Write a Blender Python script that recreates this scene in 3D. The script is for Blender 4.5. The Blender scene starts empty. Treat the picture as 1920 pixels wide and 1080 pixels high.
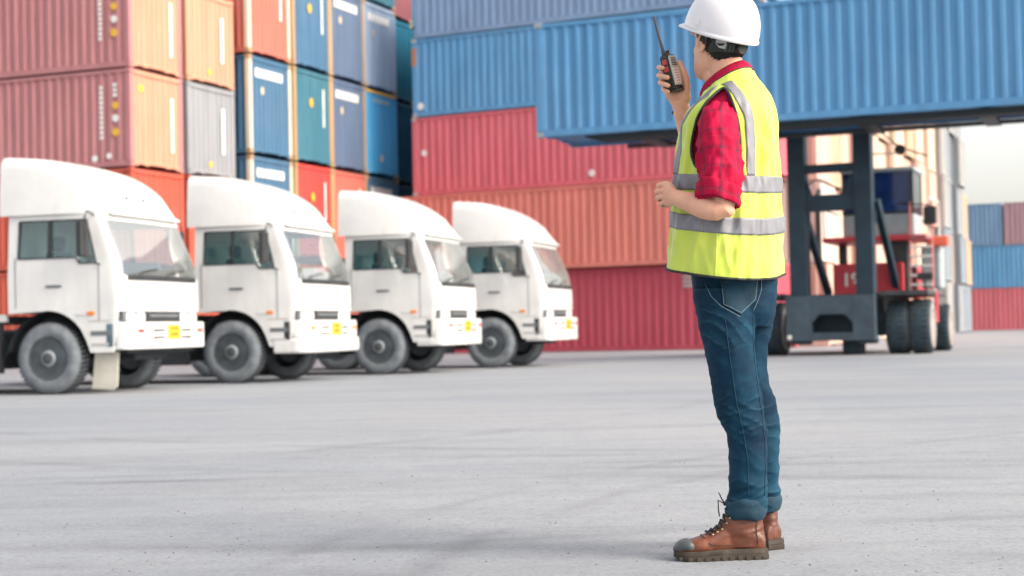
import bpy, bmesh, math, random
from mathutils import Vector, Matrix, noise
from mathutils.bvhtree import BVHTree
random.seed(7)
S = bpy.context.scene
C = S.collection
R = math.radians
V = Vector

# ------------------------------------------------------------------ camera
CAMH, FPX, PITCH, ROLL = 0.78, 3000.0, 0.0250, 0.0220
fw = V((0, math.cos(PITCH), math.sin(PITCH)))
r0 = V((1, 0, 0)); u0 = V((0, -math.sin(PITCH), math.cos(PITCH)))
RT = r0*math.cos(ROLL) - u0*math.sin(ROLL)
UP = u0*math.cos(ROLL) + r0*math.sin(ROLL)
CAM = V((0, 0, CAMH))
cd = bpy.data.cameras.new('camera'); cam = bpy.data.objects.new('camera', cd); C.objects.link(cam)
cd.sensor_width = 36; cd.lens = 36*FPX/1920; cd.clip_end = 4000; cd.clip_start = .05
m = Matrix.Identity(4)
for i in range(3):
    m[i][0] = RT[i]; m[i][1] = UP[i]; m[i][2] = -fw[i]; m[i][3] = CAM[i]
cam.matrix_world = m
cd.dof.use_dof = True; cd.dof.focus_distance = 5.32; cd.dof.aperture_fstop = 3.6
S.camera = cam
def P(px, py, Y):
    "a point of the place, given where the photograph shows it and its distance in metres"
    d = fw*FPX + RT*(px-960) - UP*(py-540)
    return CAM + d*(Y/d.y)

# ------------------------------------------------------------------ light
SUN_AZ, SUN_EL = R(115), R(34)          # azimuth clockwise from +Y (away): to the right and a little behind the camera
w = bpy.data.worlds.new('World'); S.world = w; w.use_nodes = True
nt = w.node_tree; nt.nodes.clear()
out = nt.nodes.new('ShaderNodeOutputWorld'); bg = nt.nodes.new('ShaderNodeBackground')
sky = nt.nodes.new('ShaderNodeTexSky'); sky.sky_type = 'NISHITA'; sky.sun_disc = False
sky.sun_elevation = SUN_EL; sky.sun_rotation = SUN_AZ; sky.dust_density = 3.5; sky.ozone_density = 1.0; sky.air_density = 1.0
hs = nt.nodes.new('ShaderNodeHueSaturation'); hs.inputs['Saturation'].default_value = .30
tint = nt.nodes.new('ShaderNodeMix'); tint.data_type = 'RGBA'; tint.blend_type = 'MULTIPLY'; tint.inputs[0].default_value = 1
tint.inputs[7].default_value = (1.0, .955, .90, 1)
nt.links.new(sky.outputs[0], hs.inputs['Color']); nt.links.new(hs.outputs[0], tint.inputs[6]); nt.links.new(tint.outputs[2], bg.inputs[0])
bg.inputs[1].default_value = .15
nt.links.new(bg.outputs[0], out.inputs[0])
sd = bpy.data.lights.new('sun', 'SUN'); sun = bpy.data.objects.new('sun', sd); C.objects.link(sun)
sd.energy = 1.0; sd.angle = R(24); sd.color = (1, .85, .66)
sdir = V((math.sin(SUN_AZ)*math.cos(SUN_EL), math.cos(SUN_AZ)*math.cos(SUN_EL), math.sin(SUN_EL)))
sun.rotation_euler = sdir.to_track_quat('Z', 'Y').to_euler()
S.view_settings.view_transform = 'Standard'; S.view_settings.look = 'None'
S.view_settings.exposure = 1.31; S.view_settings.gamma = 1; S.view_settings.use_curve_mapping = False
S.render.engine = 'CYCLES'
S.cycles.use_denoising = True
S.cycles.max_bounces = 8; S.cycles.transparent_max_bounces = 12

# ------------------------------------------------------------------ helpers
def srgb(r, g, b):
    f = lambda c: (c/255/12.92) if c/255 <= .04045 else ((c/255+.055)/1.055)**2.4
    return (f(r), f(g), f(b), 1)
class NT:
    def __init__(s, name):
        s.m = bpy.data.materials.new(name); s.m.use_nodes = True
        s.t = s.m.node_tree; s.n = s.t.nodes; s.l = s.t.links
        s.b = s.n['Principled BSDF']
    def new(s, typ, **kw):
        n = s.n.new(typ)
        for k, v in kw.items(): setattr(n, k, v)
        return n
    def link(s, a, b): s.l.new(a, b)
    def coord(s, scale=(1, 1, 1), out='Object', rot=(0, 0, 0)):
        t = s.new('ShaderNodeTexCoord'); mp = s.new('ShaderNodeMapping')
        mp.inputs['Scale'].default_value = scale; mp.inputs['Rotation'].default_value = rot
        s.link(t.outputs[out], mp.inputs[0]); return mp.outputs[0]
    def noise(s, vec, scale, detail=4, rough=.55):
        n = s.new('ShaderNodeTexNoise'); n.inputs['Scale'].default_value = scale
        n.inputs['Detail'].default_value = detail; n.inputs['Roughness'].default_value = rough
        if vec is not None: s.link(vec, n.inputs['Vector'])
        return n.outputs['Fac']
    def ramp(s, fac, stops):
        r = s.new('ShaderNodeValToRGB'); e = r.color_ramp.elements
        while len(e) < len(stops): e.new(.5)
        for i, (p, c) in enumerate(stops):
            e[i].position = p; e[i].color = c if len(c) == 4 else (*c, 1)
        s.link(fac, r.inputs[0]); return r.outputs[0]
    def mix(s, fac, a, b, mode='MIX'):
        x = s.new('ShaderNodeMix', data_type='RGBA', blend_type=mode)
        for sock, val in ((x.inputs[0], fac), (x.inputs[6], a), (x.inputs[7], b)):
            if hasattr(val, 'is_linked') or isinstance(val, bpy.types.NodeSocket): s.link(val, sock)
            else: sock.default_value = val
        return x.outputs[2]
    def math(s, op, a, b=0.0, c=None, clamp=False):
        x = s.new('ShaderNodeMath', operation=op, use_clamp=clamp)
        for i, val in enumerate((a, b, c)):
            if val is None: continue
            if isinstance(val, bpy.types.NodeSocket): s.link(val, x.inputs[i])
            else: x.inputs[i].default_value = val
        return x.outputs[0]
    def bump(s, h, strength=.3, dist=.01):
        b = s.new('ShaderNodeBump'); b.inputs['Strength'].default_value = strength; b.inputs['Distance'].default_value = dist
        s.link(h, b.inputs['Height']); s.link(b.outputs[0], s.b.inputs['Normal'])
    def base(s, c):
        if isinstance(c, bpy.types.NodeSocket): s.link(c, s.b.inputs['Base Color'])
        else: s.b.inputs['Base Color'].default_value = c
    def set(s, **kw):
        for k, v in kw.items(): s.b.inputs[k.replace('_', ' ')].default_value = v
def g(v): return (v, v, v, 1)
def simple(name, col, rough=.5, metal=0., var=.12, scale=3., bump=0., coat=0.):
    t = NT(name); vec = t.coord()
    n = t.noise(vec, scale, 5)
    col = tuple(col[:3])+(1,)
    lo = tuple(c*(1-var) for c in col[:3])+(1,); hi = tuple(min(1, c*(1+var)) for c in col[:3])+(1,)
    t.base(t.ramp(n, [(.3, lo), (.7, hi)]))
    t.set(Roughness=rough, Metallic=metal)
    if coat: t.set(Coat_Weight=coat)
    if bump: t.bump(t.noise(vec, scale*12, 4), bump, .004)
    return t.m

def link(o, parent=None, mat=None):
    C.objects.link(o)
    if parent is not None: o.parent = parent
    return o
def mesh_from(name, verts, faces, mats=None, smooth=False, uvs=None):
    me = bpy.data.meshes.new(name); me.from_pydata([tuple(v) for v in verts], [], faces)
    if uvs:
        ul = me.uv_layers.new(name='UVMap')
        for lp in me.loops: ul.data[lp.index].uv = uvs[lp.vertex_index]
    if smooth: me.polygons.foreach_set('use_smooth', [True]*len(me.polygons))
    for mt in (mats or []): me.materials.append(mt)
    me.update(); return me
def obj(name, me, parent=None, loc=None, rot=None):
    o = bpy.data.objects.new(name, me); link(o, parent)
    if loc is not None: o.location = loc
    if rot is not None: o.rotation_euler = rot
    return o
def thing(name, label, cat, loc=(0, 0, 0), rz=0, group=None, me=None):
    o = bpy.data.objects.new(name, me); C.objects.link(o)
    o.location = loc; o.rotation_euler = (0, 0, rz)
    o['label'] = label; o['category'] = cat
    if group: o['group'] = group
    return o
class MB:
    "collects shapes into one mesh"
    def __init__(s): s.v = []; s.f = []; s.uv = []; s.mi = []
    def add(s, verts, faces, uv=None, mi=0):
        k = len(s.v); s.v += [V(v) for v in verts]; s.f += [tuple(i+k for i in f) for f in faces]
        s.uv += uv if uv else [(0, 0)]*len(verts); s.mi += [mi]*len(faces); return s
    def box(s, x0, x1, y0, y1, z0, z1, M=None, mi=0):
        vs = [V((x, y, z)) for z in (z0, z1) for x, y in ((x0, y0), (x1, y0), (x1, y1), (x0, y1))]
        if M is not None: vs = [M @ v for v in vs]
        return s.add(vs, [(3, 2, 1, 0), (4, 5, 6, 7), (0, 1, 5, 4), (1, 2, 6, 5), (2, 3, 7, 6), (3, 0, 4, 7)], mi=mi)
    def bar(s, a, b, wx, wy=None, up=(0, 0, 1)):
        a, b = V(a), V(b); d = (b-a); L = d.length; d.normalize(); wy = wy or wx
        up = V(up)
        if abs(d.dot(up)) > .98: up = V((0, 1, 0))
        x = d.cross(up).normalized(); y = x.cross(d).normalized()
        M = Matrix((( x.x, y.x, d.x, a.x), (x.y, y.y, d.y, a.y), (x.z, y.z, d.z, a.z), (0, 0, 0, 1)))
        return s.box(-wx/2, wx/2, -wy/2, wy/2, 0, L, M)
    def tube(s, pts, rad, n=10, cap=True, flat=1.0, up=(0, 0, 1), mi=0):
        "round tube through pts; rad number or list; flat squashes it along the second axis"
        pts = [V(p) for p in pts]; N = len(pts)
        rad = [rad]*N if isinstance(rad, (int, float)) else rad
        rings = []; upv = V(up); x = None
        for i, p in enumerate(pts):
            d = (pts[min(i+1, N-1)]-pts[max(i-1, 0)]).normalized()
            if x is None:
                if abs(d.dot(upv)) > .97: upv = V((1, 0, 0))
                x = d.cross(upv).normalized()
            else: x = (x - d*x.dot(d)).normalized()
            y = d.cross(x)
            rr = rad[i]; ra, rb = rr if isinstance(rr, tuple) else (rr, rr*flat)
            rings.append([p + x*ra*math.cos(2*math.pi*k/n) + y*rb*math.sin(2*math.pi*k/n) for k in range(n)])
        return s.loft(rings, cap, cap, mi=mi)
    def loft(s, rings, cap0=True, cap1=True, closed=True, mi=0):
        n = len(rings[0]); k = len(s.v); N = len(rings)
        for i, r_ in enumerate(rings):
            for j, p in enumerate(r_): s.v.append(V(p)); s.uv.append((j/n, i/max(1, N-1)))
        m_ = n if closed else n-1
        for i in range(N-1):
            for j in range(m_):
                a = k+i*n+j; b = k+i*n+(j+1) % n
                s.f.append((a, b, b+n, a+n)); s.mi.append(mi)
        if cap0: s.f.append(tuple(k+j for j in range(n))[::-1]); s.mi.append(mi)
        if cap1: s.f.append(tuple(k+(N-1)*n+j for j in range(n))); s.mi.append(mi)
        return s
    def lathe(s, prof, axis='y', n=28, c=(0, 0, 0), closed=False):
        "prof: list of (radius, along axis)"
        rings = []
        for r_, t in prof:
            ring = []
            for k in range(n):
                a = 2*math.pi*k/n; ca, sa = r_*math.cos(a), r_*math.sin(a)
                p = {'y': (ca, t, sa), 'z': (ca, sa, t), 'x': (t, ca, sa)}[axis]
                ring.append(V(p)+V(c))
            rings.append(ring)
        return s.loft(rings, not closed and prof[0][0] > 1e-4, not closed and prof[-1][0] > 1e-4)
    def ball(s, c, r_, n=14, M=None):
        r_ = r_ if isinstance(r_, tuple) else (r_,)*3
        rings = []
        for i in range(1, n):
            t = math.pi*i/n
            rings.append([V((r_[0]*math.sin(t)*math.cos(2*math.pi*k/(2*n)), r_[1]*math.sin(t)*math.sin(2*math.pi*k/(2*n)), -r_[2]*math.cos(t))) for k in range(2*n)])
        if M is not None: rings = [[M @ p for p in q] for q in rings]
        return s.loft([[p+V(c) for p in q] for q in rings])
    def prism(s, poly, a, b, axis='y', mi=0):
        "2-D outline (u,v) swept along axis from a to b"
        f = {'y': lambda p, t: (p[0], t, p[1]), 'z': lambda p, t: (p[0], p[1], t), 'x': lambda p, t: (t, p[0], p[1])}[axis]
        n = len(poly)
        return s.add([f(p, a) for p in poly]+[f(p, b) for p in poly],
                     [tuple(range(n))[::-1], tuple(range(n, 2*n))]+[(i, (i+1) % n, (i+1) % n+n, i+n) for i in range(n)], mi=mi)
    def mesh(s, name, mats, smooth=False, bevel=0, seg=2, fix=True, auto=None):
        me = mesh_from(name, s.v, s.f, mats if isinstance(mats, (list, tuple)) else [mats], smooth, s.uv)
        if any(s.mi): me.polygons.foreach_set('material_index', s.mi)
        if fix or bevel:
            bm = bmesh.new(); bm.from_mesh(me)
            if fix: bmesh.ops.recalc_face_normals(bm, faces=bm.faces)
            if bevel:
                es = [e for e in bm.edges if len(e.link_faces) == 2 and e.calc_face_angle(0) > R(30)]
                bmesh.ops.bevel(bm, geom=es, offset=bevel, segments=seg, profile=.5, affect='EDGES', clamp_overlap=True)
            bm.to_mesh(me); bm.free()
        if auto is not None:
            me.polygons.foreach_set('use_smooth', [True]*len(me.polygons))
            me.set_sharp_from_angle(angle=R(auto))
        me.update(); return me
    def build(s, name, mats, parent=None, **kw): return obj(name, s.mesh(name, mats, **kw), parent)
def evaluated(o):
    dg = bpy.context.evaluated_depsgraph_get(); dg.update()
    return bpy.data.meshes.new_from_object(o.evaluated_get(dg))
def remeshed(mb, name, mats, voxel, smooth_it=4, fac=.5):
    "unite overlapping closed shapes into one continuous skin"
    me = mb.mesh(name, mats, smooth=True); o = bpy.data.objects.new('tmp', me); C.objects.link(o)
    md = o.modifiers.new('r', 'REMESH'); md.mode = 'VOXEL'; md.voxel_size = voxel; md.use_smooth_shade = True
    if smooth_it:
        sm = o.modifiers.new('s', 'SMOOTH'); sm.factor = fac; sm.iterations = smooth_it
    me2 = evaluated(o); bpy.data.objects.remove(o); bpy.data.meshes.remove(me)
    me2.name = name; me2.materials.clear()
    for mt in (mats if isinstance(mats, (list, tuple)) else [mats]): me2.materials.append(mt)
    me2.polygons.foreach_set('use_smooth', [True]*len(me2.polygons))
    return me2
def copy_tree(o, parent=None):
    c = o.copy(); C.objects.link(c); c.parent = parent
    for ch in list(o.children): copy_tree(ch, c)
    return c
def interp(tab, t):
    "smooth (monotone cubic-ish) interpolation in a table of rows [t, a, b, ...]"
    n = len(tab)
    if t <= tab[0][0]: return list(tab[0][1:])
    if t >= tab[-1][0]: return list(tab[-1][1:])
    i = max(k for k in range(n-1) if tab[k][0] <= t)
    t0, t1 = tab[i][0], tab[i+1][0]; h = t1-t0; x = (t-t0)/h; res = []
    for c in range(1, len(tab[0])):
        def sl(k):
            if k <= 0 or k >= n-1:
                k2 = min(max(k, 0), n-1); a, b = (0, 1) if k2 == 0 else (n-2, n-1)
                return (tab[b][c]-tab[a][c])/(tab[b][0]-tab[a][0])
            s1 = (tab[k][c]-tab[k-1][c])/(tab[k][0]-tab[k-1][0]); s2 = (tab[k+1][c]-tab[k][c])/(tab[k+1][0]-tab[k][0])
            return 0 if s1*s2 <= 0 else 2*s1*s2/(s1+s2)
        p0, p1 = tab[i][c], tab[i+1][c]; m0, m1 = sl(i)*h, sl(i+1)*h
        res.append((2*x**3-3*x*x+1)*p0+(x**3-2*x*x+x)*m0+(-2*x**3+3*x*x)*p1+(x**3-x*x)*m1)
    return res

# ------------------------------------------------------------------ ground
def ground_material():
    t = NT('yard_concrete'); t.b.inputs['Specular IOR Level'].default_value = .25
    co = t.coord()
    big = t.noise(co, .12, 4); streak = t.noise(t.coord((.10, .9, 1), rot=(0, 0, R(8))), 1.0, 6, .6)
    streak2 = t.noise(t.coord((.22, 2.4, 1), rot=(0, 0, R(-14))), 1.2, 5, .6)
    fine = t.noise(co, 55, 8, .75); med = t.noise(co, 5.5, 6, .7)
    base = t.ramp(big, [(.3, (.235, .264, .305, 1)), (.5, (.288, .306, .336, 1)), (.72, (.335, .338, .352, 1))])
    base = t.mix(.30, base, t.ramp(streak, [(.32, (.62, .63, .66, 1)), (.55, g(1.0)), (.75, (1.12, 1.1, 1.08, 1))]), 'MULTIPLY')
    base = t.mix(.20, base, t.ramp(streak2, [(.36, g(.62)), (.52, g(1))]), 'MULTIPLY')
    base = t.mix(.8, base, t.ramp(fine, [(.30, g(.48)), (.46, g(.97)), (.56, g(1.03)), (.75, g(1.42))]), 'MULTIPLY')
    base = t.mix(.6, base, t.ramp(med, [(.3, (.80, .81, .84, 1)), (.5, g(1)), (.75, g(1.08))]), 'MULTIPLY')
    agg = t.noise(co, 26, 5, .8)
    base = t.mix(.75, base, t.ramp(agg, [(.30, g(.62)), (.47, g(1)), (.55, g(1)), (.72, g(1.22))]), 'MULTIPLY')
    # curved tyre marks
    sep = t.new('ShaderNodeSeparateXYZ'); t.link(co, sep.inputs[0])
    wob = t.noise(co, .7, 3)
    brk = t.ramp(t.noise(t.coord((.5, .5, .5)), 1.3, 4, .6), [(.40, g(0)), (.62, g(1))])
    for cx, cy, rad, wd, amt in ((9, 3, 9.6, .10, .30), (9, 3, 10.15, .09, .24), (-2.5, -6, 14.6, .14, .30), (-2.5, -6, 16.0, .16, .26),
                                 (4.5, 21, 11.6, .17, .30), (4.5, 21, 13.3, .16, .28), (-14, 22, 17.0, .2, .25), (1, -12, 21.2, .12, .34), (1, -12, 20.8, .10, .3),
                                 (-3, -9, 15.0, .16, .34), (-6, -8.5, 14.7, .12, .3), (6, -20, 26.6, .1, .25)):
        dx = t.math('SUBTRACT', sep.outputs[0], cx); dy = t.math('SUBTRACT', sep.outputs[1], cy)
        rr = t.math('SQRT', t.math('ADD', t.math('MULTIPLY', dx, dx), t.math('MULTIPLY', dy, dy)))
        rr = t.math('ADD', rr, t.math('MULTIPLY', wob, .25))
        d = t.math('ABSOLUTE', t.math('SUBTRACT', rr, rad+.12))
        k = t.math('SUBTRACT', 1.0, t.math('DIVIDE', d, wd), clamp=True)
        k = t.math('MULTIPLY', t.math('MULTIPLY', k, brk), amt*1.15)
        base = t.mix(k, base, (.10, .10, .115, 1))
    # pits and dark grit
    patch = t.math('MULTIPLY', t.ramp(t.noise(t.coord((.35, 1.1, 1), rot=(0, 0, R(5))), 1.0, 5, .65), [(.56, g(0)), (.68, g(1))]), t.ramp(t.noise(co, 24, 5, .7), [(.40, g(.2)), (.62, g(1))]))
    base = t.mix(t.math('MULTIPLY', patch, .42), base, (.13, .15, .185, 1))   # worn oily patches
    vor = t.new('ShaderNodeTexVoronoi'); vor.inputs['Scale'].default_value = 22; t.link(co, vor.inputs['Vector'])
    spot = t.ramp(vor.outputs['Distance'], [(.09, g(1)), (.15, g(0))])
    gate = t.ramp(t.noise(co, 1.7, 3), [(.46, g(0)), (.6, g(1))])
    base = t.mix(t.math('MULTIPLY', t.math('MULTIPLY', spot, gate), .8), base, (.07, .07, .08, 1))
    t.base(base); t.set(Roughness=.8)
    t.bump(t.math('ADD', fine, t.math('MULTIPLY', t.noise(co, 150, 3), .6)), .35, .006)
    return t.m
ground = obj('ground', mesh_from('ground', [(-640, -70, 0), (640, -70, 0), (640, 640, 0), (-640, 640, 0)], [(0, 1, 2, 3)], [ground_material()]))
ground['kind'] = 'structure'
# loose grit on the yard
gm = MB(); rnd = random.Random(3)
for _ in range(420):
    y = 4.9 + rnd.random()**1.6*5.5; x = (rnd.random()-.5)*y*.70; s_ = .002+.005*rnd.random()**3
    ring0 = [(x+s_*math.cos(a)*(.7+.6*rnd.random()), y+s_*math.sin(a)*(.7+.6*rnd.random()), 0) for a in (0, 1.25, 2.5, 3.8, 5)]
    top = (x, y, s_*.9)
    gm.add(ring0+[top], [(i, (i+1) % 5, 5) for i in range(5)])
grit = gm.build('grit', simple('grit_stone', (.15, .15, .165), .9, var=.5, scale=30)); grit['kind'] = 'stuff'

# ------------------------------------------------------------------ containers
TH = R(22); LX = V((math.cos(TH), -math.sin(TH), 0)); LV = V((math.sin(TH), math.cos(TH), 0))
def AB(a, b, z=0): return LX*a + LV*b + V((0, 0, z))
def paint_material():
    t = NT('container_paint')
    oi = t.new('ShaderNodeObjectInfo'); tc = t.new('ShaderNodeTexCoord')
    add = t.new('ShaderNodeVectorMath', operation='ADD'); mul = t.new('ShaderNodeVectorMath', operation='SCALE')
    t.link(oi.outputs['Location'], mul.inputs[0]); mul.inputs['Scale'].default_value = .37
    t.link(tc.outputs['Object'], add.inputs[0]); t.link(mul.outputs[0], add.inputs[1])
    vec = add.outputs[0]
    mp = t.new('ShaderNodeMapping'); mp.inputs['Scale'].default_value = (2.2, 2.2, .25); t.link(vec, mp.inputs[0])
    st = t.noise(mp.outputs[0], 1.6, 5, .6); cl = t.noise(vec, .7, 5, .6); fi = t.noise(vec, 9, 5, .65)
    c = t.mix(1.0, oi.outputs['Color'], t.ramp(st, [(.3, g(.82)), (.6, g(1.0)), (.8, g(1.1))]), 'MULTIPLY')
    c = t.mix(t.ramp(cl, [(.4, g(0)), (.75, g(.035))]), c, (.62, .58, .55, 1))          # chalked paint
    c = t.mix(t.ramp(fi, [(.66, g(0)), (.76, g(.55))]), c, (.16, .075, .045, 1))        # rust spots
    t.base(c); t.set(Roughness=.55); t.b.inputs['Specular IOR Level'].default_value = .16
    t.bump(fi, .08, .01)
    return t.m
M_PAINT = paint_material()
M_MARKW = simple('white_marking', (.8, .8, .78), .6)
M_MARKY = simple('yellow_marking', (.75, .45, .04), .6)
M_STEEL = simple('dark_steel', (.035, .04, .045), .55, .0, .4, 4)
def corrugated(L, z0, z1, pitch, depth, margin):
    "trapezoid wave in x from margin to L-margin, skin at y=0 and recessed to y=depth"
    pr = [(margin, 0.0)]; n = max(2, int(round((L-2*margin)/pitch))); p = (L-2*margin)/n
    for i in range(n):
        x = margin+i*p
        pr += [(x+.24*p, 0), (x+.42*p, depth), (x+.80*p, depth), (x+.98*p, 0)]
    pr.append((L-margin, 0.0))
    vs = []; fs = []
    for x, y in pr: vs += [(x, y, z0), (x, y, z1)]
    for i in range(len(pr)-1): fs.append((2*i, 2*i+2, 2*i+3, 2*i+1))
    return vs, fs
_ct = {}
def container_meshes(L, H, Wd):
    key = (L, H, Wd)
    if key in _ct: return _ct[key]
    d = {}; P_ = [M_PAINT]
    vs, fs = corrugated(L, .15, H-.11, .278, .045, .14); d['side'] = mesh_from('side_wall', vs, fs, P_)
    vs, fs = corrugated(Wd, .16, H-.13, .24, .045, .15); d['end'] = mesh_from('end_wall', vs, fs, P_)
    d['post'] = MB().box(0, .16, 0, .16, .13, H-.13).mesh('corner_post', P_, bevel=.012, seg=1)
    d['srail_b'] = MB().box(.16, L-.16, 0, .06, .012, .16).mesh('bottom_rail', P_)
    d['srail_t'] = MB().box(.16, L-.16, 0, .06, H-.11, H-.02).mesh('top_rail', P_)
    d['erail_t'] = MB().box(.16, Wd-.16, 0, .08, H-.14, H-.025).mesh('end_rail', P_)
    d['erail_b'] = MB().prism([(.16, .03), (.30, .03), (.36, .075), (.62, .075), (.66, .05), (.80, .05), (.84, .085), (Wd-.84, .085), (Wd-.80, .05), (Wd-.66, .05), (Wd-.62, .075), (Wd-.36, .075), (Wd-.30, .03), (Wd-.16, .03), (Wd-.16, .165), (.16, .165)], 0, .08).mesh('end_rail', P_)
    cast = MB().box(-.006, .172, -.006, .156, 0, .118)
    d['cast'] = cast.mesh('corner_casting', P_, bevel=.01, seg=1)
    d['roof'] = MB().box(.06, L-.06, .06, Wd-.06, H-.055, H-.035).mesh('roof', P_)
    d['floor'] = MB().box(.06, L-.06, .062, Wd-.062, .10, .145).mesh('floor', P_)
    mb = MB()
    for x in (0, L-.16):
        for y in (0, Wd-.16): mb.box(x, x+.16, y, y+.16, 0, H)
    for y in (0, Wd-.06): mb.box(.16, L-.16, y, y+.06, .012, .16).box(.16, L-.16, y, y+.06, H-.11, H-.02)
    for x in (0, L-.08): mb.box(x, x+.08, .16, Wd-.16, .06, .165).box(x, x+.08, .16, Wd-.16, H-.14, H-.025)
    d['frame'] = mb.mesh('frame', P_)
    _ct[key] = d; return d
def container(a, b, z, L, H, col, label, group, full=True, cast=None, post=None, Wd=2.438, sunlit_endcol=None):
    "a container whose right end is at a, near side at b"
    d = container_meshes(L, H, Wd)
    o = thing('shipping_container', label, 'shipping container', AB(a-L, b, z), -TH, group)
    def put(nm, me, loc=(0, 0, 0), rz=0, c=None):
        p = obj(nm, me, o, loc, (0, 0, rz)); p.color = (*(c or col)[:3], 1); return p
    put('side_wall', d['side'], (0, .012, 0)); put('side_wall', d['side'], (L, Wd-.012, 0), math.pi)
    put('end_wall', d['end'], (L-.015, 0, 0), math.pi/2, sunlit_endcol); put('end_wall', d['end'], (.015, Wd, 0), -math.pi/2)
    put('roof', d['roof'])
    if not full:
        put('frame', d['frame']); return o
    put('floor', d['floor'])
    for i, (x, y, rz) in enumerate(((0, 0, 0), (L, 0, math.pi/2), (L, Wd, math.pi), (0, Wd, -math.pi/2))):
        put('corner_post', d['post'], (x, y, 0), rz, post)
        put('corner_casting', d['cast'], (x, y, 0), rz, cast); put('corner_casting', d['cast'], (x, y, H-.118), rz, cast)
    put('bottom_rail', d['srail_b']); put('bottom_rail', d['srail_b'], (L, Wd, 0), math.pi)
    put('top_rail', d['srail_t']); put('top_rail', d['srail_t'], (L, Wd, 0), math.pi)
    for rz, loc in ((math.pi/2, (L, 0, 0)), (-math.pi/2, (0, Wd, 0))):
        put('end_rail', d['erail_t'], loc, rz, sunlit_endcol if rz > 0 else None); put('end_rail', d['erail_b'], loc, rz, sunlit_endcol if rz > 0 else None)
    o['L'] = L; return o
def end_bar(o, y0, y1, z0, z1, mat=None, n=6, name='marking'):
    "row of block letters, too small to read, on the right end wall"
    L = o['L']; mb = MB(); k = (y1-y0)/n
    for i in range(n): mb.box(L-.014, L-.009, y0+i*k, y0+(i+.86)*k, z0, z1)
    return mb.build(name, mat or M_MARKW, o)
def end_blob(o, y, z, r_, mat, name='marking', h=None):
    L = o['L']; h = h or r_
    poly = [(y+r_*math.cos(2*math.pi*k/14), z+h*math.sin(2*math.pi*k/14)) for k in range(14)]
    return MB().prism(poly, L-.014, L-.008, 'x').build(name, mat, o)
def side_col(o, x, z0, z1, wd=.10, n=9, mat=None):
    mb = MB(); k = (z1-z0)/n
    for i in range(n): mb.box(x, x+wd, .006, .011, z0+i*k, z0+(i+.7)*k)
    return mb.build('marking', mat or M_MARKW, o)
def side_disc(o, x, z, r_, mat):
    poly = [(x+r_*math.cos(2*math.pi*k/16), z+r_*math.sin(2*math.pi*k/16)) for k in range(16)]
    return MB().prism(poly, .004, .011, 'y').build('emblem', mat, o)

L40 = 12.192; HS = 2.591; HC = 2.896
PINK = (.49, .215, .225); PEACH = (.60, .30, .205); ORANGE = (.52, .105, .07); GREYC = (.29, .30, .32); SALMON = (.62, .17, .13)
BLUE = (.072, .165, .275); TEAL = (.055, .175, .24); RED = (.68, .075, .065); SLATE = (.118, .170, .27); DEEP_LIT = (.08, .40, .74); SLATE_LIT = (.33, .44, .60)  # paler slate and DEEP_LIT are brightened to offset shade on the sixth column
MAROON = (.24, .08, .10); DTEAL = (.007, .14, .24); NAVY = (.005, .10, .20); TAN = (.45, .30, .16); CREAM = (.72, .62, .50)
ORDT = ['ground', 'second', 'third', 'fourth', 'fifth']
G_LEFT = 'containers stacked behind the trucks'
def colname(c): return {PINK: 'faded maroon', PEACH: 'peach', ORANGE: 'orange', GREYC: 'pale grey', SALMON: 'salmon red', BLUE: 'blue', TEAL: 'teal blue', RED: 'bright red',
    SLATE: 'slate blue', SLATE_LIT: 'shade-brightened slate blue', DEEP_LIT: 'shade-brightened blue', MAROON: 'maroon', DTEAL: 'dark teal', NAVY: 'navy blue', CREAM: 'cream'}[c]
# columns behind the trucks: (b, a of the right end, tier height, paints from the ground up)
cols = [
 (35.0, -24.80, HS+.03, [ORANGE, ORANGE, PINK, PINK]),
 (37.6, -24.75, HS+.03, [ORANGE, ORANGE, GREYC, PEACH]),
 (40.3, -24.40, HC+.06, [BLUE, BLUE, BLUE, SALMON]),
 (42.8, -24.35, HC+.06, [RED, RED, TEAL, BLUE]),
 (45.27, -24.40, HC+.06, [SALMON, SALMON, SLATE, SLATE]),
 (47.74, -24.45, HC+.06, [BLUE, BLUE, DEEP_LIT, SLATE_LIT, TEAL]),
 (50.25, -25.0, HC+.06, [NAVY, NAVY, NAVY, DTEAL, MAROON]),
 (52.6, -25.3, HC+.06, [NAVY, NAVY, DTEAL, NAVY, DTEAL]),
 (55.1, -25.6, HC+.06, [NAVY, NAVY, NAVY, DTEAL, MAROON]),
]
ORD = ['first', 'second', 'third', 'fourth', 'fifth', 'sixth', 'seventh', 'eighth', 'ninth']
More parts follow.
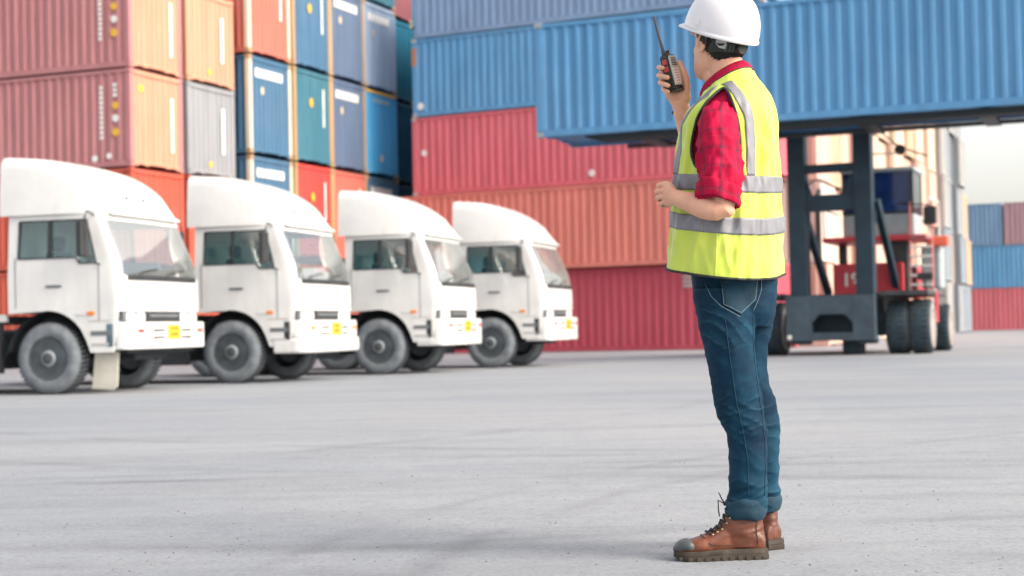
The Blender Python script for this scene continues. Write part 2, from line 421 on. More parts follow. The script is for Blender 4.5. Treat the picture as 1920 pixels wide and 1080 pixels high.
for ci, (b, a, hp, paints) in enumerate(cols):
    for ti, pc in enumerate(paints):
        H = HS if hp < 2.7 else HC
        z = ti*hp + (.15 if hp > 2.7 and ti else 0)
        lab = f'{colname(pc)} container, {ORDT[ti]} tier, {ORD[ci]} column from the left behind the trucks'
        cst = TAN if ci >= 2 else None
        o = container(a, b, z, L40, H, pc, lab, G_LEFT, True, cst, CREAM if ci == 2 else (TAN if ci in (3, 4) else None), 2.438, PEACH if pc == PINK else None)  # maroon boxes get peach right ends: warm sunlight put into the colour
        if ci == 0 and ti >= 2:
            side_col(o, L40-.98, .75, 2.2, .11, 11); side_disc(o, L40-.48, 1.62, .10, M_MARKY); side_disc(o, L40-.48, 1.28, .10, M_MARKW); side_disc(o, L40-.48, .92, .11, M_MARKY)
            side_col(o, L40-.55, 1.85, 2.25, .12, 3)
            if ti == 2: side_disc(o, L40-1.15, .25, .09, M_MARKW); side_disc(o, L40-.7, .3, .08, M_MARKW)
        if ci == 0 and ti in (2, 3): end_bar(o, 1.88, 2.0, .5, 2.0, n=1); end_blob(o, .5, 2.1, .1, M_MARKY)
        if ci == 1 and ti in (2, 3): end_bar(o, 1.75, 1.92, .7, 2.0, n=1); end_blob(o, 1.15, .35, .09, M_MARKY)
        if pc in (BLUE, SLATE, SLATE_LIT) and not (ci == 3):
            end_bar(o, .35, 1.95, H-.62, H-.36, n=7); end_blob(o, .75, H-1.0, .09, simple('rust_label', (.6, .5, .35)), h=.13)
        elif pc in (RED, SALMON, TEAL) or ci == 3:
            end_blob(o, 1.1, H-1.0, .11, M_MARKY, h=.15); end_bar(o, 1.85, 1.95, 1.2, 2.4, n=1)
        if pc == DEEP_LIT:
            end_bar(o, .6, 1.9, H-.42, H-.28, n=9, mat=simple('pale_blue_marking', (.3, .5, .62)))
            MB().box(L40-.004, L40+.006, .18, 2.26, H-.12, H-.03).build('end_rail', M_MARKY, o); end_blob(o, 1.2, .6, .12, simple('cream_label', (.7, .6, .4)))
# the wall of containers seen from the side, behind the last truck
G_WALL = 'containers in the wall behind the last truck'
WR = (.66, .165, .20); WO = (.72, .245, .20); WB = (.125, .34, .59); WG = (.22, .34, .52)
for ti, (pc, nm, a, bb) in enumerate([((.52, .095, .135), 'dark red', -10.3, 47.4), (WO, 'orange red', -11.2, 47.15), (WR, 'crimson red', -10.35, 47.4), (WB, 'blue', -10.3, 47.4), (WG, 'greyish blue', -10.2, 47.4)]):
    o = container(a, bb, ti*(HS+.015), L40, HS, pc, f'{nm} container seen side on, {ORDT[ti]} tier of the wall behind the last truck', G_WALL, True, (.5, .46, .46) if ti in (2, 3) else None, None)
    o.rotation_euler.z -= R(5.5); o.location -= LX*.25; pv = AB(-18.4, bb, 0); o.location = pv + Matrix.Rotation(-R(5.5), 3, 'Z') @ (o.location-pv)
    if ti == 2: side_disc(o, .45, 1.4, .11, M_MARKW); side_disc(o, 6.5, .35, .11, M_MARKW)
    if ti == 3: side_disc(o, .3, .35, .12, M_MARKW); MB().box(.0, .16, -.012, -.004, 1.7, 2.3).build('rust_patch', simple('orange_rust', (.5, .2, .1)), o)
    if ti == 0: side_col(o, 9.4, 1.9, 2.3, .4, 3, simple('grey_marking', (.45, .4, .4))); side_disc(o, 4.7, 2.3, .3, simple('pale_smudge', (.5, .4, .4)))
# the long block whose ends show behind the handler
G_FAR = 'container ends stacked behind the handler'
rnd = random.Random(11)
pal = [((.72, .54, .43), 'cream'), ((.70, .60, .54), 'off white'), ((.72, .48, .40), 'pale pink'), ((.42, .43, .46), 'light grey blue'), ((.58, .40, .28), 'pale orange'), ((.54, .27, .20), 'brick orange')]
pal2 = [((.31, .33, .36), 'grey'), ((.36, .36, .36), 'light grey'), ((.44, .34, .27), 'tan'), ((.26, .31, .36), 'blue grey')]
b = 50.0; far = []
NW = ['first', 'second', 'third', 'fourth', 'fifth', 'sixth', 'seventh', 'eighth', 'ninth', 'tenth', 'eleventh', 'twelfth', 'thirteenth', 'fourteenth', 'fifteenth', 'sixteenth', 'seventeenth', 'eighteenth', 'nineteenth']
for ci in range(18):
    n = 5 if ci < 16 else 3
    for ti in range(n):
        if ci < 12: pc, nm = pal[rnd.choice((0, 0, 0, 1, 2, 4) if ti else (0, 1, 3, 2, 5))]
        elif ci < 16: pc, nm = pal2[rnd.randrange(4)]
        else: pc, nm = (pal[4] if ti else pal2[3])
        container(-9.95+rnd.uniform(-.18, .18)+(.25 if ci % 3 == 0 else 0), b, ti*(HS+.02), L40, HS, pc,
                  f'{nm} container end behind the handler, {ORDT[ti]} tier, {NW[ci]} column counted from the mast', G_FAR, False)
    b += 2.52
# low stack at the right edge, far off
G_R = 'far containers at the right edge'
for ti, (pc, nm) in enumerate([((.66, .185, .215), 'red'), ((.14, .355, .60), 'blue'), ((.20, .33, .50), 'grey blue')]):
    Ls = (L40, L40) if ti < 2 else (4.6, L40)
    a0 = -13.2; z = ti*(HS-.03)
    for k, L_ in enumerate(Ls):
        c2, n2 = (pc, nm) if not (ti == 2 and k == 1) else ((.40, .26, .30), 'dull maroon')
        container(a0+L_, 100, z, L_, HS-.05, c2, f'far {n2} container at the right edge, {ORDT[ti]} tier, {"next to the orange ends" if k == 0 else "cut by the picture edge"}', G_R, False)
        a0 += L_+.12

# ------------------------------------------------------------------ trucks
def white_paint():
    t = NT('truck_white'); co = t.coord(); n = t.noise(co, 1.3, 5, .6)
    c = t.ramp(n, [(.3, (.62, .62, .62, 1)), (.65, (.72, .72, .71, 1))])
    sep = t.new('ShaderNodeSeparateXYZ'); t.link(co, sep.inputs[0])
    dirt = t.math('MULTIPLY', t.ramp(t.noise(t.coord((3, 3, .8)), 2.2, 5, .65), [(.45, g(0)), (.75, g(1))]), .16)
    c = t.mix(dirt, c, (.33, .29, .25, 1))
    t.base(c); t.set(Roughness=.33, Coat_Weight=.3); return t.m
M_TW = white_paint()
def glass_mat(name, tint, refl=.16):
    t = NT(name); t.n.remove(t.b)
    tr = t.new('ShaderNodeBsdfTransparent'); tr.inputs[0].default_value = tint
    gl = t.new('ShaderNodeBsdfGlossy'); gl.inputs['Roughness'].default_value = .03; gl.inputs[0].default_value = (.9, .95, .96, 1)
    fr = t.new('ShaderNodeLayerWeight'); fr.inputs[0].default_value = .35
    mx = t.new('ShaderNodeMixShader'); f = t.math('MAXIMUM', t.math('MULTIPLY', fr.outputs['Fresnel'], 1.0), refl)
    t.link(f, mx.inputs[0]); t.link(tr.outputs[0], mx.inputs[1]); t.link(gl.outputs[0], mx.inputs[2])
    t.link(mx.outputs[0], t.n['Material Output'].inputs[0]); return t.m
def sky_film(m, amount, col=(.75, .76, .75, 1)):
    "a pale diffuse film over a pane, standing in for reflected sky"
    t = m.node_tree; o = t.nodes['Material Output']; s_ = o.inputs[0].links[0].from_socket
    d = t.nodes.new('ShaderNodeBsdfDiffuse'); d.inputs[0].default_value = col; x = t.nodes.new('ShaderNodeMixShader'); x.inputs[0].default_value = amount
    t.links.new(s_, x.inputs[1]); t.links.new(d.outputs[0], x.inputs[2]); t.links.new(x.outputs[0], o.inputs[0])
M_GLASS = glass_mat('tinted_glass', (.50, .86, .90, 1), .12)
M_SCREEN = glass_mat('windscreen_glass', (.80, .92, .91, 1), .40); sky_film(M_SCREEN, .13)  # pale film painted for the bright sky the pane would mirror
M_TYRE = simple('dusty_tyre', (.155, .175, .195), .85, var=.3, scale=6, bump=.2)
M_TREAD = simple('tyre_tread', (.035, .04, .045), .9, var=.4, scale=8, bump=.3)
M_RIM = simple('dusty_rim', (.05, .062, .072), .6, .0, .4, 6)
M_HUB = simple('grey_hub', (.24, .275, .30), .5, var=.3, scale=8)
M_RIMD = simple('dark_rim_paint', (.05, .055, .06), .7)  # even dark grey for hub caps, nuts, rim holes and marker lights
M_BLK = simple('black_plastic', (.022, .024, .027), .5, var=.3)
M_CHAS = simple('chassis_paint', (.02, .024, .03), .7, var=.4, scale=4)
M_GREYP = simple('grey_plastic', (.13, .145, .16), .5)
M_SEAT = simple('seat_fabric', (.10, .16, .20), .9)
M_DASH = simple('dashboard_vinyl', (.06, .065, .07), .7)
M_PLATE = simple('yellow_plate', (.78, .44, .02), .5, var=.06)
M_PLBK = simple('plate_black', (.22, .12, .02), .6)
M_AMBER = simple('amber_lens', (.75, .22, .03), .2)
M_REDL = simple('red_lens', (.65, .06, .05), .25)
M_LAMP = simple('headlamp_glass', (.62, .64, .64), .08, .0, .05)
M_CHROME = simple('chrome_ring', (.5, .5, .5), .25, .8)
M_FLAP = simple('cream_mud_flap', (.50, .48, .42), .8, var=.2, scale=3)
M_RIDGE = simple('tank_blue_grey', (.07, .12, .16), .45, var=.3)
def wheel(parent, x, y, side, r_=.5, wd=.28, rr=.305, name='wheel', dual=False, sub=True):
    "side -1: outer face towards -y"
    o = obj(name, (MB().lathe([(rr, -wd/2), (rr+.03, -wd/2-.012), (r_*.80, -wd/2-.022), (r_-.055, -wd/2), (r_-.012, -wd/2+.035), (r_, -wd/2+.07), (r_, wd/2-.07), (r_-.012, wd/2-.035), (r_*.8, wd/2+.022), (rr, wd/2), (rr, -wd/2)], 'y', 40, closed=True)).mesh('tyre', M_TYRE, auto=50), parent, (x, y, r_))
    if side > 0: o.rotation_euler = (0, 0, math.pi)
    tr = MB()
    for k in range(48):
        a = 2*math.pi*k/48; M = Matrix.Rotation(a, 4, 'Y')
        for (y0, y1, sk) in ((-wd/2+.03, -.035, .01), (.035, wd/2-.03, -.01)): tr.box(-.019+sk, .019+sk, y0, y1, r_-.004, r_+.006, M)
        tr.box(-.02, .02, -.028, .028, r_-.004, r_+.005, M)
    tr.build('tread', M_TREAD, o)['kind'] = 'stuff'
    yo = -wd/2
    MB().lathe([(rr+.002, yo+.005), (rr-.008, yo-.006), (rr-.03, yo+.0), (rr-.04, yo+.05), (rr*.80, yo+.085), (rr*.62, yo+.06), (rr*.60, yo+.04), (.0001, yo+.04)] if not dual else
               [(rr+.002, yo+.005), (rr-.008, yo-.006), (rr-.03, yo), (rr-.045, yo+.12), (rr*.7, yo+.15), (.0001, yo+.15)], 'y', 32).build('rim', M_RIM, o, auto=35)
    hub = MB().lathe([(rr*.70, yo+.085), (rr*.69, yo+.040), (rr*.60, yo+.030), (rr*.40, yo+.034), (rr*.36, yo-.0), (rr*.30, yo-.012), (.0001, yo-.013)], 'y', 28)
    MB().lathe([(rr*.25, yo-.010), (rr*.24, yo-.034), (rr*.17, yo-.042), (.0001, yo-.043)], 'y', 20).build('hub_cap', M_RIMD, o, auto=35); hub.build('hub', M_HUB, o, auto=35)
    nuts = MB(); holes = MB()
    for k in range(8):
        a = 2*math.pi*(k+.5)/8
        nuts.lathe([(.019, yo+.045), (.019, yo+.006), (.0001, yo+.004)], 'y', 6, (rr*.49*math.cos(a), 0, rr*.49*math.sin(a)))
        a = 2*math.pi*k/8
        holes.lathe([(.026, yo+.072), (.026, yo+.066), (.0001, yo+.066)], 'y', 10, (rr*.73*math.cos(a), 0, rr*.73*math.sin(a)))
    nuts.build('wheel_nuts', M_RIMD, o); holes.build('rim_hole', M_RIMD, o)
    return o
def cab_shell():
    Wd = 1.19; rc = .13
    xF = lambda z: interp([[0, 1.22], [1.2, 1.25], [1.62, 1.24], [2.46, .94], [2.6, .88]], z)[0]
    def zb(x):
        if x < -.08: return 1.13+.02*min(1, max(0, (x+.6)/.5))
        v_ = .66**2-(x+.02)**2
        return max(.57, .5+math.sqrt(v_)) if v_ > 0 else .57
    rowz = [None, 1.22, 1.62, 1.80, 1.89, 2.40, 2.48, 2.54]
    nS, nC, nF = 20, 5, 10
    cols = []   # each: function of z -> (x, y), zb, tag
    def ring(z):
        x1 = xF(z)-rc; x0 = -.62; pts = []; k = .10*max(0, (z-1.9)/.65)
        W_ = Wd - .06*max(0, (z-1.62)/.9)
        for i in range(nS+1): pts.append((x0+(x1-x0)*i/nS, -W_, 's', i))
        for i in range(1, nC+1):
            a = math.pi/2*i/nC; pts.append((x1+rc*math.sin(a), -W_+rc-rc*math.cos(a), 'c', i))
        for i in range(1, nF): pts.append((x1+rc+.012*math.sin(math.pi*i/nF), (-W_+rc)+(2*W_-2*rc)*i/nF, 'f', i))
        R_ = [(x, -y, t_, i) for x, y, t_, i in pts[:nS+nC+1]][::-1]
        return pts+R_
    N = len(ring(1.0)); V_ = []; cut = {}
    for r_, z in enumerate(rowz):
        for j, (x, y, t_, i) in enumerate(ring(z if z else 1.0)):
            zz = z
            if z is None:
                x, y, t_, i = ring(1.0)[j]
                zz = zb(x) if t_ == 's' else (.57+(1.13-.57)*min(1, i/2) if t_ == 'c' else 1.13)
            V_.append(V((x, y, zz)))
    faces = {'body': [], 'side_window': [], 'windscreen': []}
    for r_ in range(len(rowz)-1):
        for j in range(N-1):
            f = (r_*N+j, r_*N+j+1, (r_+1)*N+j+1, (r_+1)*N+j)
            a_ = ring(1.0)[j]; b_ = ring(1.0)[j+1]; kind = 'body'
            if a_[2] == 's' and b_[2] == 's':
                i = min(a_[3], b_[3])
                if (r_ == 4 and 2 <= i < 17) or (r_ == 3 and 13 <= i < 17): kind = 'side_window'
            if r_ in (2, 3, 4) and (a_[2] in 'f' or (a_[2] == 'c' and a_[3] >= 2)) and (b_[2] in 'f' or (b_[2] == 'c' and b_[3] >= 2)): kind = 'windscreen'
            if r_ == 2 and kind == 'body' and False: pass
            faces[kind].append(f)
    # back wall and roof
    L_ = len(rowz)-1
    faces['body'].append(tuple(L_*N+j for j in range(N)))
    for r_ in range(L_): faces['body'].append((r_*N+N-1, r_*N, (r_+1)*N, (r_+1)*N+N-1))
    return V_, faces
def sub_mesh(name, V_, fs, mats, off=0, thick=0, smooth=None):
    used = sorted({i for f in fs for i in f}); mp = {k: i for i, k in enumerate(used)}
    me = mesh_from(name, [V_[i] for i in used], [tuple(mp[i] for i in f) for f in fs], mats)
    bm = bmesh.new(); bm.from_mesh(me); bmesh.ops.recalc_face_normals(bm, faces=bm.faces)
    bm.to_mesh(me); bm.free()
    if thick:
        o = bpy.data.objects.new('t', me); C.objects.link(o); md = o.modifiers.new('s', 'SOLIDIFY'); md.thickness = thick; md.offset = -1
        me2 = evaluated(o); bpy.data.objects.remove(o); me = me2; me.name = name
    if smooth:
        me.polygons.foreach_set('use_smooth', [True]*len(me.polygons)); me.set_sharp_from_angle(angle=R(smooth))
    return me
VS_, FS_ = cab_shell()
me_cab = sub_mesh('cab', VS_, FS_['body'], [M_TW], thick=.03, smooth=32)
me_ws = sub_mesh('windscreen', [v+V((-.012, 0, 0)) for v in VS_], FS_['windscreen'], [M_SCREEN], smooth=60)
swR = [f for f in FS_['side_window'] if VS_[f[0]].y < 0]; swL = [f for f in FS_['side_window'] if VS_[f[0]].y > 0]
def pull(vs, d): return [v+V((0, d if v.y < 0 else -d, 0)) for v in vs]
me_swR = sub_mesh('side_window', pull(VS_, .012), swR, [M_GLASS]); me_swL = sub_mesh('side_window', pull(VS_, .012), swL, [M_GLASS])
def fairing_mesh():
    rows = [[-.74, 3.35, 1.17], [-.3, 3.31, 1.17], [.05, 3.22, 1.165], [.35, 3.07, 1.15], [.58, 2.90, 1.12], [.76, 2.745, 1.07], [.89, 2.64, 1.0], [.97, 2.565, .92]]
    rings = []
    for i in range(29):
        x = -.74+(1.71)*i/28; zt, hw = interp(rows, x); zb_ = 2.49; r_ = min(.17, (zt-zb_)*.48); ring = []
        n = 7; lean = .05*(zt-zb_)
        ring.append((x, -hw, zb_)); ring.append((x, -hw+lean*.4, zb_+(zt-zb_-r_)*.5))
        for k in range(n):
            a = math.pi/2*k/(n-1); ring.append((x, -hw+lean+r_-r_*math.cos(a), zt-.03-r_+r_*math.sin(a)))
        for k in range(1, 6): yy = (-hw+lean+r_)*(1-k/3); ring.append((x, yy, zt-.03*(yy/hw)**2))
        ring += [(x_, -y_, z_) for x_, y_, z_ in ring[:n+2]][::-1]
        rings.append(ring)
    mb = MB().loft(rings, False, True, closed=False)
    me = mesh_from('roof_fairing', mb.v, mb.f, [M_TW])
    o = bpy.data.objects.new('t', me); C.objects.link(o); md = o.modifiers.new('s', 'SOLIDIFY'); md.thickness = .03; md.offset = 0
    me2 = evaluated(o); bpy.data.objects.remove(o); me2.name = 'roof_fairing'
    me2.polygons.foreach_set('use_smooth', [True]*len(me2.polygons)); me2.set_sharp_from_angle(angle=R(40)); return me2
me_fair = fairing_mesh()
def bumper_poly(x0, rc, W_, n=5):
    "plan outline of a wrap-round bumper, open inner side"
    o = [(.78, -W_)]
    for i in range(n+1):
        a = math.pi/2*i/n; o.append((x0-rc+rc*math.sin(a), -W_+rc-rc*math.cos(a)))
    o.append((x0+.05, 0))
    o += [(x, -y) for x, y in o[:-1]][::-1]
    return o
_done = set()
def squash(o):
    "the cab's nose is a little shorter than first drawn: draw in whatever lies ahead of the doors (wheels keep their shape)"
    for ch in o.children:
        if ch.name.startswith('wheel') and not ch.name.startswith('wheel_arch'): continue
        if ch.type == 'MESH' and ch.data.name not in _done:
            _done.add(ch.data.name)
            for v in ch.data.vertices:
                k = min(1, max(0, (v.co.x-.55)/.4)); v.co.x -= .11*k*k*(3-2*k)
        squash(ch)
def truck(label, loc, rz, kind):
    t = thing('parked_truck', label, 'truck', loc, rz, 'white trucks parked in a row')
    cab = obj('cab', me_cab, t)
    obj('windscreen', me_ws, t); obj('side_window', me_swR, t); obj('side_window', me_swL, t)
    f = obj('roof_fairing', me_fair, t)
    for y in (-.72, -.24, .24, .72): MB().ball((.775-.10*y*y, y, 2.745-.01*abs(y)), (.045, .055, .04), 6).build('marker_light', M_RIMD, f, smooth=True)
    MB().prism([(.76, 2.50), (1.02, 2.465), (1.03, 2.495), (.78, 2.60)], -1.0, 1.0, 'y').build('sun_visor', M_TW, t, bevel=.012)
    # doors, handles, window frames
    for s in (-1, 1):
        y = s*1.191; mb = MB()
        for a, b_ in (((-.5, 1.2), (-.5, 1.9)), ((.90, 1.0), (.90, 1.80))): mb.bar((a[0], y, a[1]), (b_[0], y, b_[1]), .012, .006)
        mb.build('door_seam', M_GREYP, cab)
        yy = s*1.178
        mb = MB(); zc = 1.875; path = [(-.46, 1.885), (-.445, 2.405), (.60, 2.405), (.85, 1.80), (.50, 1.80), (.44, 1.885)]
        for i in range(len(path)):
            a, b_ = path[i], path[(i+1) % len(path)]
            sh = lambda z: -.06*max(0, (z-1.62)/.9)*s
            mb.bar((a[0], s*1.19+sh(a[1]), a[1]), (b_[0], s*1.19+sh(b_[1]), b_[1]), .022, .02)
        mb.build('window_seal', M_BLK, cab)
        MB().bar((.03, s*1.176, 1.885), (.03, s*1.142, 2.40), .05, .03).build('window_divider', M_BLK, cab)
        h = MB().box(-.02, .22, y-.012 if s > 0 else y-.02, y+.02 if s > 0 else y+.012, 1.475, 1.51).build('door_handle', M_GREYP, cab, bevel=.006)
        MB().box(.62, .80, y-.012, y+.012, 1.08, 1.135).build('side_marker', M_AMBER, t, bevel=.005)
        MB().box(.45, .60, y-.010, y+.010, 1.08, 1.13).build('side_marker', M_LAMP, t, bevel=.005)
        MB().box(.70, 1.07, y-.008, y+.008, .80, .865).build('step', M_GREYP, t, bevel=.004)
        MB().box(.72, 1.05, y-.008, y+.008, .66, .70).build('step', simple('step_grey', (.42, .42, .42)), t, bevel=.004)
        MB().bar((.66, y, 1.005), (1.09, y, 1.005), .012, .012).build('panel_seam', simple('tan_seam', (.45, .40, .36)), t)
        # mirror on two arms
        mb = MB().bar((.80, s*1.42, 1.86), (.80, s*1.42, 2.44), .02).tube([(.76, s*1.13, 2.46), (.80, s*1.36, 2.50), (.80, s*1.42, 2.40)], .014, 6).tube([(.92, s*1.19, 1.78), (.84, s*1.38, 1.80), (.80, s*1.42, 1.90)], .014, 6)
        a_ = mb.build('mirror_arm', M_BLK, t)
        MB().box(.66, .80, s*1.40-.11, s*1.40+.10, 1.88, 2.36).build('mirror', M_BLK, t, bevel=.025)
        # arch liner
        mb = MB(); ring = []
        for k in range(11):
            a = R(8)+R(164)*k/10; ring.append((-.02+.64*math.cos(a), .5+.64*math.sin(a)))
        out_ = [[(x, s*1.165, z) for x, z in ring], [(x, s*.70, z) for x, z in ring]]
        MB().loft(out_, False, False, closed=False).build('wheel_arch', M_CHAS, t)
        # headlamp cluster
        MB().box(1.10, 1.235, s*.78-.30 if s > 0 else s*.78-.32, s*.78+.32 if s > 0 else s*.78+.30, .972, 1.14).build('headlamp_housing', M_GREYP, t, bevel=.02)
        for k in (0, 1):
            yc = s*(.64+.28*k)
            hl = MB().box(1.20, 1.25, yc-.115, yc+.115, .985, 1.115).build('headlight', M_LAMP, t, bevel=.02)
        # corner deflector
        MB().lathe([(.0001, .60), (.15, .60), (.17, .66), (.17, .95), (.14, 1.0), (.0001, 1.0)], 'z', 14, (1.06, s*1.03, 0)).build('corner_deflector', M_BLK if kind > 0 else M_RIDGE, t, auto=40)
    MB().box(1.12, 1.255, -.50, .50, .97, 1.145).build('grille', M_BLK, t, bevel=.01)
    MB().box(1.25, 1.266, -.42, .42, 1.05, 1.085).build('grille_bar', M_GREYP, t, bevel=.004)
    MB().bar((1.262, -1.0, 1.215), (1.262, 1.0, 1.215), .010, .01).build('panel_seam', M_GREYP, t)
    # bumper
    lo = {0: .60, 1: .70, 2: .50, 3: .52}[kind]
    bp = MB().prism(bumper_poly(1.36, .16, 1.17), lo, .975, 'z').build('bumper', M_TW, t, bevel=.022)
    if kind == 1: MB().prism(bumper_poly(1.40, .2, 1.20), .46, .70, 'z').build('bumper_lip', M_TW, t, bevel=.04)
    for s in (-1, 1):
        MB().box(1.33, 1.385, s*.88-.08, s*.88+.08, .83, .88).build('indicator', M_REDL if kind != 1 else M_AMBER, t, bevel=.006)
        for z in (.86, .76): MB().box(1.36, 1.402, s*.40-.16, s*.40+.16, z-.014, z+.014).build('bumper_slot', M_BLK, t)
    MB().box(1.39, 1.425, -.17, .17, .735, .935).build('number_plate', M_PLATE, t, bevel=.004)
    mb = MB()
    for z, n in ((.885, 4), (.80, 5)):
        for k in range(n): mb.box(1.424, 1.428, -.12+.24*k/n, -.12+.24*(k+.6)/n, z-.026, z+.026)
    mb.build('plate_characters', M_PLBK, t)['kind'] = 'stuff'
    # wipers
    mb = MB()
    for y0 in (-.75, .05): mb.tube([(1.262, y0, 1.60), (1.255, y0+.15, 1.68), (1.235, y0+.62, 1.73)], .011, 5)
    mb.build('wiper', M_BLK, t)
    MB().prism([(1.225, 1.56), (1.268, 1.56), (1.262, 1.615), (1.235, 1.635)], -1.0, 1.0, 'y').build('scuttle', M_BLK, t)
    # inside
    MB().prism([(.72, 1.3), (1.18, 1.3), (1.2, 1.62), (1.0, 1.72), (.78, 1.64)], -1.08, 1.08, 'y').build('dashboard', M_DASH, t, bevel=.03)
    for y in (-.55, .55):
        MB().box(-.15, .38, y-.26, y+.26, 1.25, 1.45).box(-.28, -.12, y-.25, y+.25, 1.35, 2.0).box(-.27, -.15, y-.14, y+.14, 2.02, 2.22).build('seat', M_SEAT, t, bevel=.05)
    tor = MB(); pts = []
    M = Matrix.Translation((.62, -.55, 1.78)) @ Matrix.Rotation(R(-35), 4, 'Y')
    tor.tube([M @ V((.22*math.cos(a), .22*math.sin(a), 0)) for a in [2*math.pi*k/20 for k in range(21)]], .016, 6).build('steering_wheel', M_BLK, t, smooth=True)
    # running gear
    for s in (-1, 1):
        wheel(t, 0, s*1.05, s)
        for yy, d_ in ((1.07, True), (.76, False)): wheel(t, -3.25, s*yy, s, dual=d_)
        MB().box(-4.7, 1.0, s*.42-.04, s*.42+.04, .62, .86).build('chassis_rail', M_CHAS, t)
        MB().box(-2.75, -2.72, s*.95-.28, s*.95+.28, .28, 1.15).build('mud_flap', M_BLK, t)
    MB().lathe([(.0001, -1.1), (.07, -1.1), (.07, 1.1), (.0001, 1.1)], 'y', 10, (0, 0, .5)).box(-.08, .08, -.8, .8, .42, .56).build('front_axle', M_CHAS, t)
    MB().lathe([(.0001, -1.0), (.1, -1.0), (.1, -.25), (.25, -.15), (.25, .15), (.1, .25), (.1, 1.0), (.0001, 1.0)], 'y', 12, (-3.25, 0, .5)).build('rear_axle', M_CHAS, t)
    MB().box(.2, 1.05, -.45, .45, .45, 1.15).box(-.55, .2, -.4, .4, .55, 1.25).build('engine', M_CHAS, t, bevel=.05)
    MB().box(.62, 1.22, -1.0, 1.0, .55, .97).build('front_crossmember', M_CHAS, t)
    rings = []
    for x in (-1.95, -1.93, -1.02, -1.0): 
        e = .0 if x in (-1.93, -1.02) else .03
        rings.append([(x, -.86+(.27-e)*math.cos(2*math.pi*k/16), .66+(.27-e)*math.sin(2*math.pi*k/16)) for k in range(16)])
    MB().loft(rings).build('fuel_tank', M_RIDGE, t, auto=40)
    MB().box(-2.0, -1.0, .62, 1.1, .42, .92).build('battery_box', M_CHAS, t, bevel=.03)
    MB().box(-3.9, -2.6, -.45, .45, .98, 1.12).build('fifth_wheel', M_CHAS, t, bevel=.02)
    MB().tube([(-.86, .35, .9), (-.86, .35, 2.95), (-.92, .35, 3.05), (-1.12, .35, 3.08)], .055, 10).build('air_intake', M_BLK, t, smooth=True)
    MB().box(-1.05, -.75, -1.1, 1.1, .98, 1.10).build('rear_crossmember', M_CHAS, t)
    MB().box(-4.6, -.70, -1.12, -1.06, 1.02, 1.12).build('side_rail', M_TW, t)
    MB().box(-2.5, -.80, -1.10, -1.02, .30, .98).build('side_panel', M_CHAS, t)
    MB().box(-4.7, -1.05, -.5, 1.1, .35, .60).build('underbody', M_CHAS, t)
    if kind == 0:
        MB().prism([(.60, .07), (1.04, .05), (1.10, .10), (1.13, .58), (.68, .58)], -1.07, -1.05, 'y').build('mud_flap', M_FLAP, t, bevel=.008)
    squash(t)
    return t
hd = -R(15.5)
for i, (lab) in enumerate(['white truck nearest the camera with cream flap hanging below its bumper',
                           'white truck with a projecting lower bumper lip, second from the left',
                           'white truck with deep bumper and a dark corner panel, third from the left',
                           'white truck standing last in the row in front of the red containers']):
    q = (0, .331, .674, 1.0)[i]
    base = V((-6.42+5.97*q, 22.08+9.5*q, 0))
    M = Matrix.Rotation(hd, 4, 'Z')
    truck(lab, base - (M @ V((0, -1.2, 0))), hd, i)

# ------------------------------------------------------------------ container handler and the container it carries
AX = AB(0, 0)
hb = P(1560, 664, 36.4); hb.z = 0
H_ = thing('container_handler', 'red and dark grey container handler with a tall mast holding up a blue container', 'container handler', hb, -TH)
M_MAST = simple('mast_paint', (.009, .028, .046), .6, var=.35, scale=2.5)
M_RED = simple('handler_red', (.50, .035, .05), .4, var=.15)
M_CABG = simple('cab_grey', (.32, .36, .38), .5)
M_DBL = simple('navy_tinted_glass', (.012, .035, .13), .08, var=.4, scale=1.5)
M_WT = simple('white_rail', (.7, .68, .66), .5)
M_HT = simple('handler_tyre', (.025, .05, .07), .85, var=.3, scale=5)
M_HTS = simple('tyre_sidewall', (.30, .27, .26), .85, var=.2, scale=5)
def hp(nm, mb, mt=M_MAST, par=H_, **k): return mb.build(nm, mt, par, **k)
for s in (-1, 1):
    x = .80 if s > 0 else -.70
    hp('mast_upright', MB().box(x-.20, x+.20, -.10, .02, .25, 7.6).box(x-.20, x-.14 if s < 0 else x-.06, .02, .34, .25, 7.6).box(x+.14 if s > 0 else x+.06, x+.20, .02, .34, .25, 7.6), bevel=.01, seg=1)
    hp('lift_cylinder', MB().lathe([(.0001, .9), (.075, .9), (.075, 4.6), (.05, 4.6), (.05, 7.5), (.0001, 7.5)], 'z', 12, (x-.03*s, .20, 0)), smooth=False)
    hp('tilt_cylinder', MB().bar((-.58, .3, 3.15) if s < 0 else (1.04, .3, 3.5), (-.36, 1.7, 1.42) if s < 0 else (1.26, 1.7, 1.42), .15, .16))
    hp('cylinder_bracket', MB().box(x-.10, x+.22, .15, .42, 3.0, 3.3))
    hp('gusset', MB().prism([(s*.60-.0, 3.66), (s*.36, 3.66), (s*.46, 4.0), (s*.60, 4.16)], -.02, .10, 'y'))
hp('cross_beam', MB().box(-.62, .62, -.05, .08, 4.16, 4.36), bevel=.01)
hp('cross_beam', MB().box(-.62, .62, -.05, .08, 3.28, 3.66), bevel=.01)
hp('cross_beam', MB().box(-.62, .62, .0, .12, 5.3, 5.6), bevel=.01)
